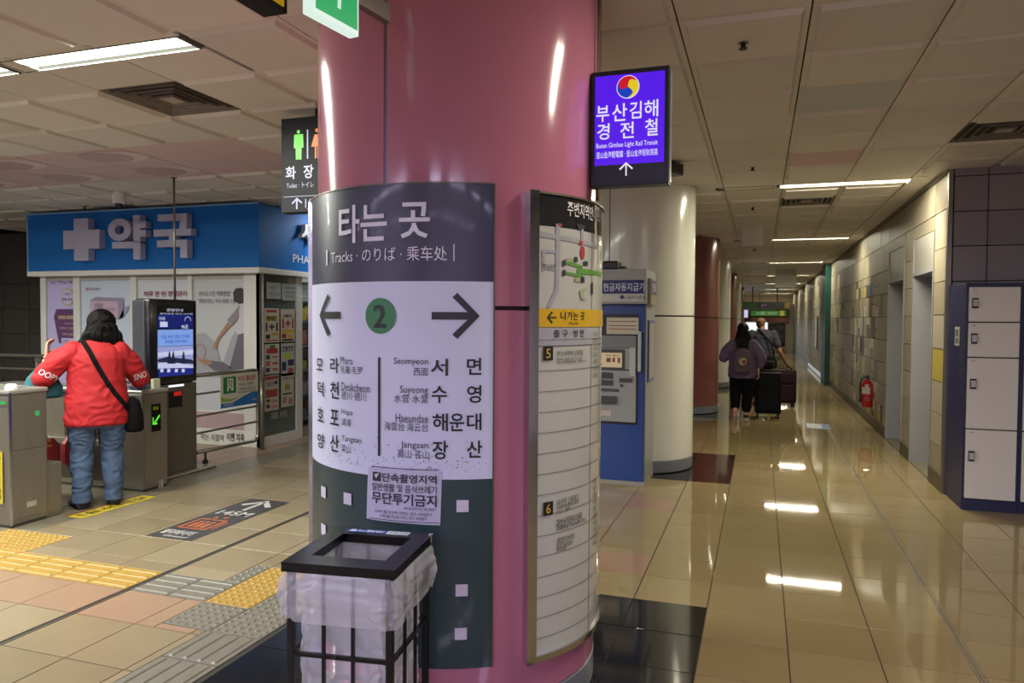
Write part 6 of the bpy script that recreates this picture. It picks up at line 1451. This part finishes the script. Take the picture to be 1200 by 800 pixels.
bm = B(); loft(bm, [((0, 0, .72), .17, .13), ((0, 0, .84), .19, .14), ((0, 0, .88), .18, .13)], 24)
for s_ in (-1, 1): limb(bm, [(s_*.09, 0, .78), Vector(lm[s_][1])+Vector((0, 0, .0)), Vector(lm[s_][1]).lerp(Vector(lm[s_][2]), .7)], [.105, .085, .07])
lp(T3, 'trousers', blend(bm, .012, 3), BLK)
bm = B(); shoe(bm, -.10, .08, .003); shoe(bm, .10, -.17, .03, 0, -.8); lp(T3, 'shoes', blend(bm, .007, 2), mat('shoe_red', '#5c1c20', .6))
bm = B(); ell(bm, (-.03, .045, 1.545), (.088, .10, .07), n=20); ell(bm, (-.045, .15, 1.525), (.06, .06, .010)); lp(T3, 'cap', blend(bm, .006, 2), TAN)
t = thing('waist_bag', 'black bag at the hip of the person in grey', 'bag', (Mx, My, 0), None, .12); bm = B(); loft(bm, [((.10, -.20, .70), .11, .04), ((.10, -.20, .74), .14, .06), ((.10, -.20, .86), .13, .06), ((.10, -.19, .92), .08, .04)]); obj('pouch', blend(bm, .009, 2), BLK, t, 'all')
obj('strap', tube(None, [(.19, -.19, .9), (.14, -.17, 1.15), (-.06, -.12, 1.38), (-.10, .02, 1.41)], .012, 8), BLK, t, 'all')
def suitcase(lb, x, y, w, d, h, m, rz, grp=None, hh=.2):
    T = thing('suitcase', lb, 'suitcase', (x, y, 0), grp, rz)
    obj('shell', box(None, -w/2, w/2, -d/2, d/2, .07, .07+h, .03), m, T, True)
    obj('front_pocket', box(None, -w*.4, w*.4, -d/2-.02, -d/2+.01, .12, .07+h*.55, .012), m, T); obj('top_pocket', box(None, -w*.4, w*.4, -d/2-.018, -d/2+.01, .07+h*.62, .07+h*.9, .012), m, T)
    obj('zip_line', box(None, -w/2-.002, w/2+.002, -.012, .012, .075, .072+h), mat('zip', '#0c0c0e', .5), T)
    for sx in (-1, 1):
        for sy in (-1, 1): wl = obj('wheel', tube(None, [(sx*(w/2-.045)-.014, sy*(d/2-.04), .03), (sx*(w/2-.045)+.014, sy*(d/2-.04), .03)], .03, 14), BLACK, T); obj('fork', box(None, sx*(w/2-.045)-.018, sx*(w/2-.045)+.018, sy*(d/2-.04)-.012, sy*(d/2-.04)+.012, .03, .075), BLACK, wl)
    obj('carry_handle', tube(None, [(-.08, 0, .07+h), (-.07, 0, .10+h), (.07, 0, .10+h), (.08, 0, .07+h)], .011, 8), BLACK, T)
    if hh: obj('pull_handle', tube(None, [(-.09, d/2-.04, .07+h), (-.09, d/2-.04, .07+h+hh), (.09, d/2-.04, .07+h+hh), (.09, d/2-.04, .07+h)], .009, 8), STEEL_D, T)
P = hitZ(899.5, 490); suitcase('black upright suitcase pulled by the person with long black hair', P.x, P.y+.13, .40, .26, .66, mat('case_black', '#08080a', .7, spec=.2, bump=.2, bscale=40), 0.03, None, .17)
P = hitZ(917, 474.5); suitcase('maroon upright suitcase beside the person in grey', hitY(917, 470, 14.35).x, 14.35, .44, .27, .60, mat('case_maroon', '#240f17', .7, spec=.2, bump=.2, bscale=40), .12, None, 0)

bpy.data.objects.remove(FONT[1]); bpy.data.curves.remove(FONT[0])
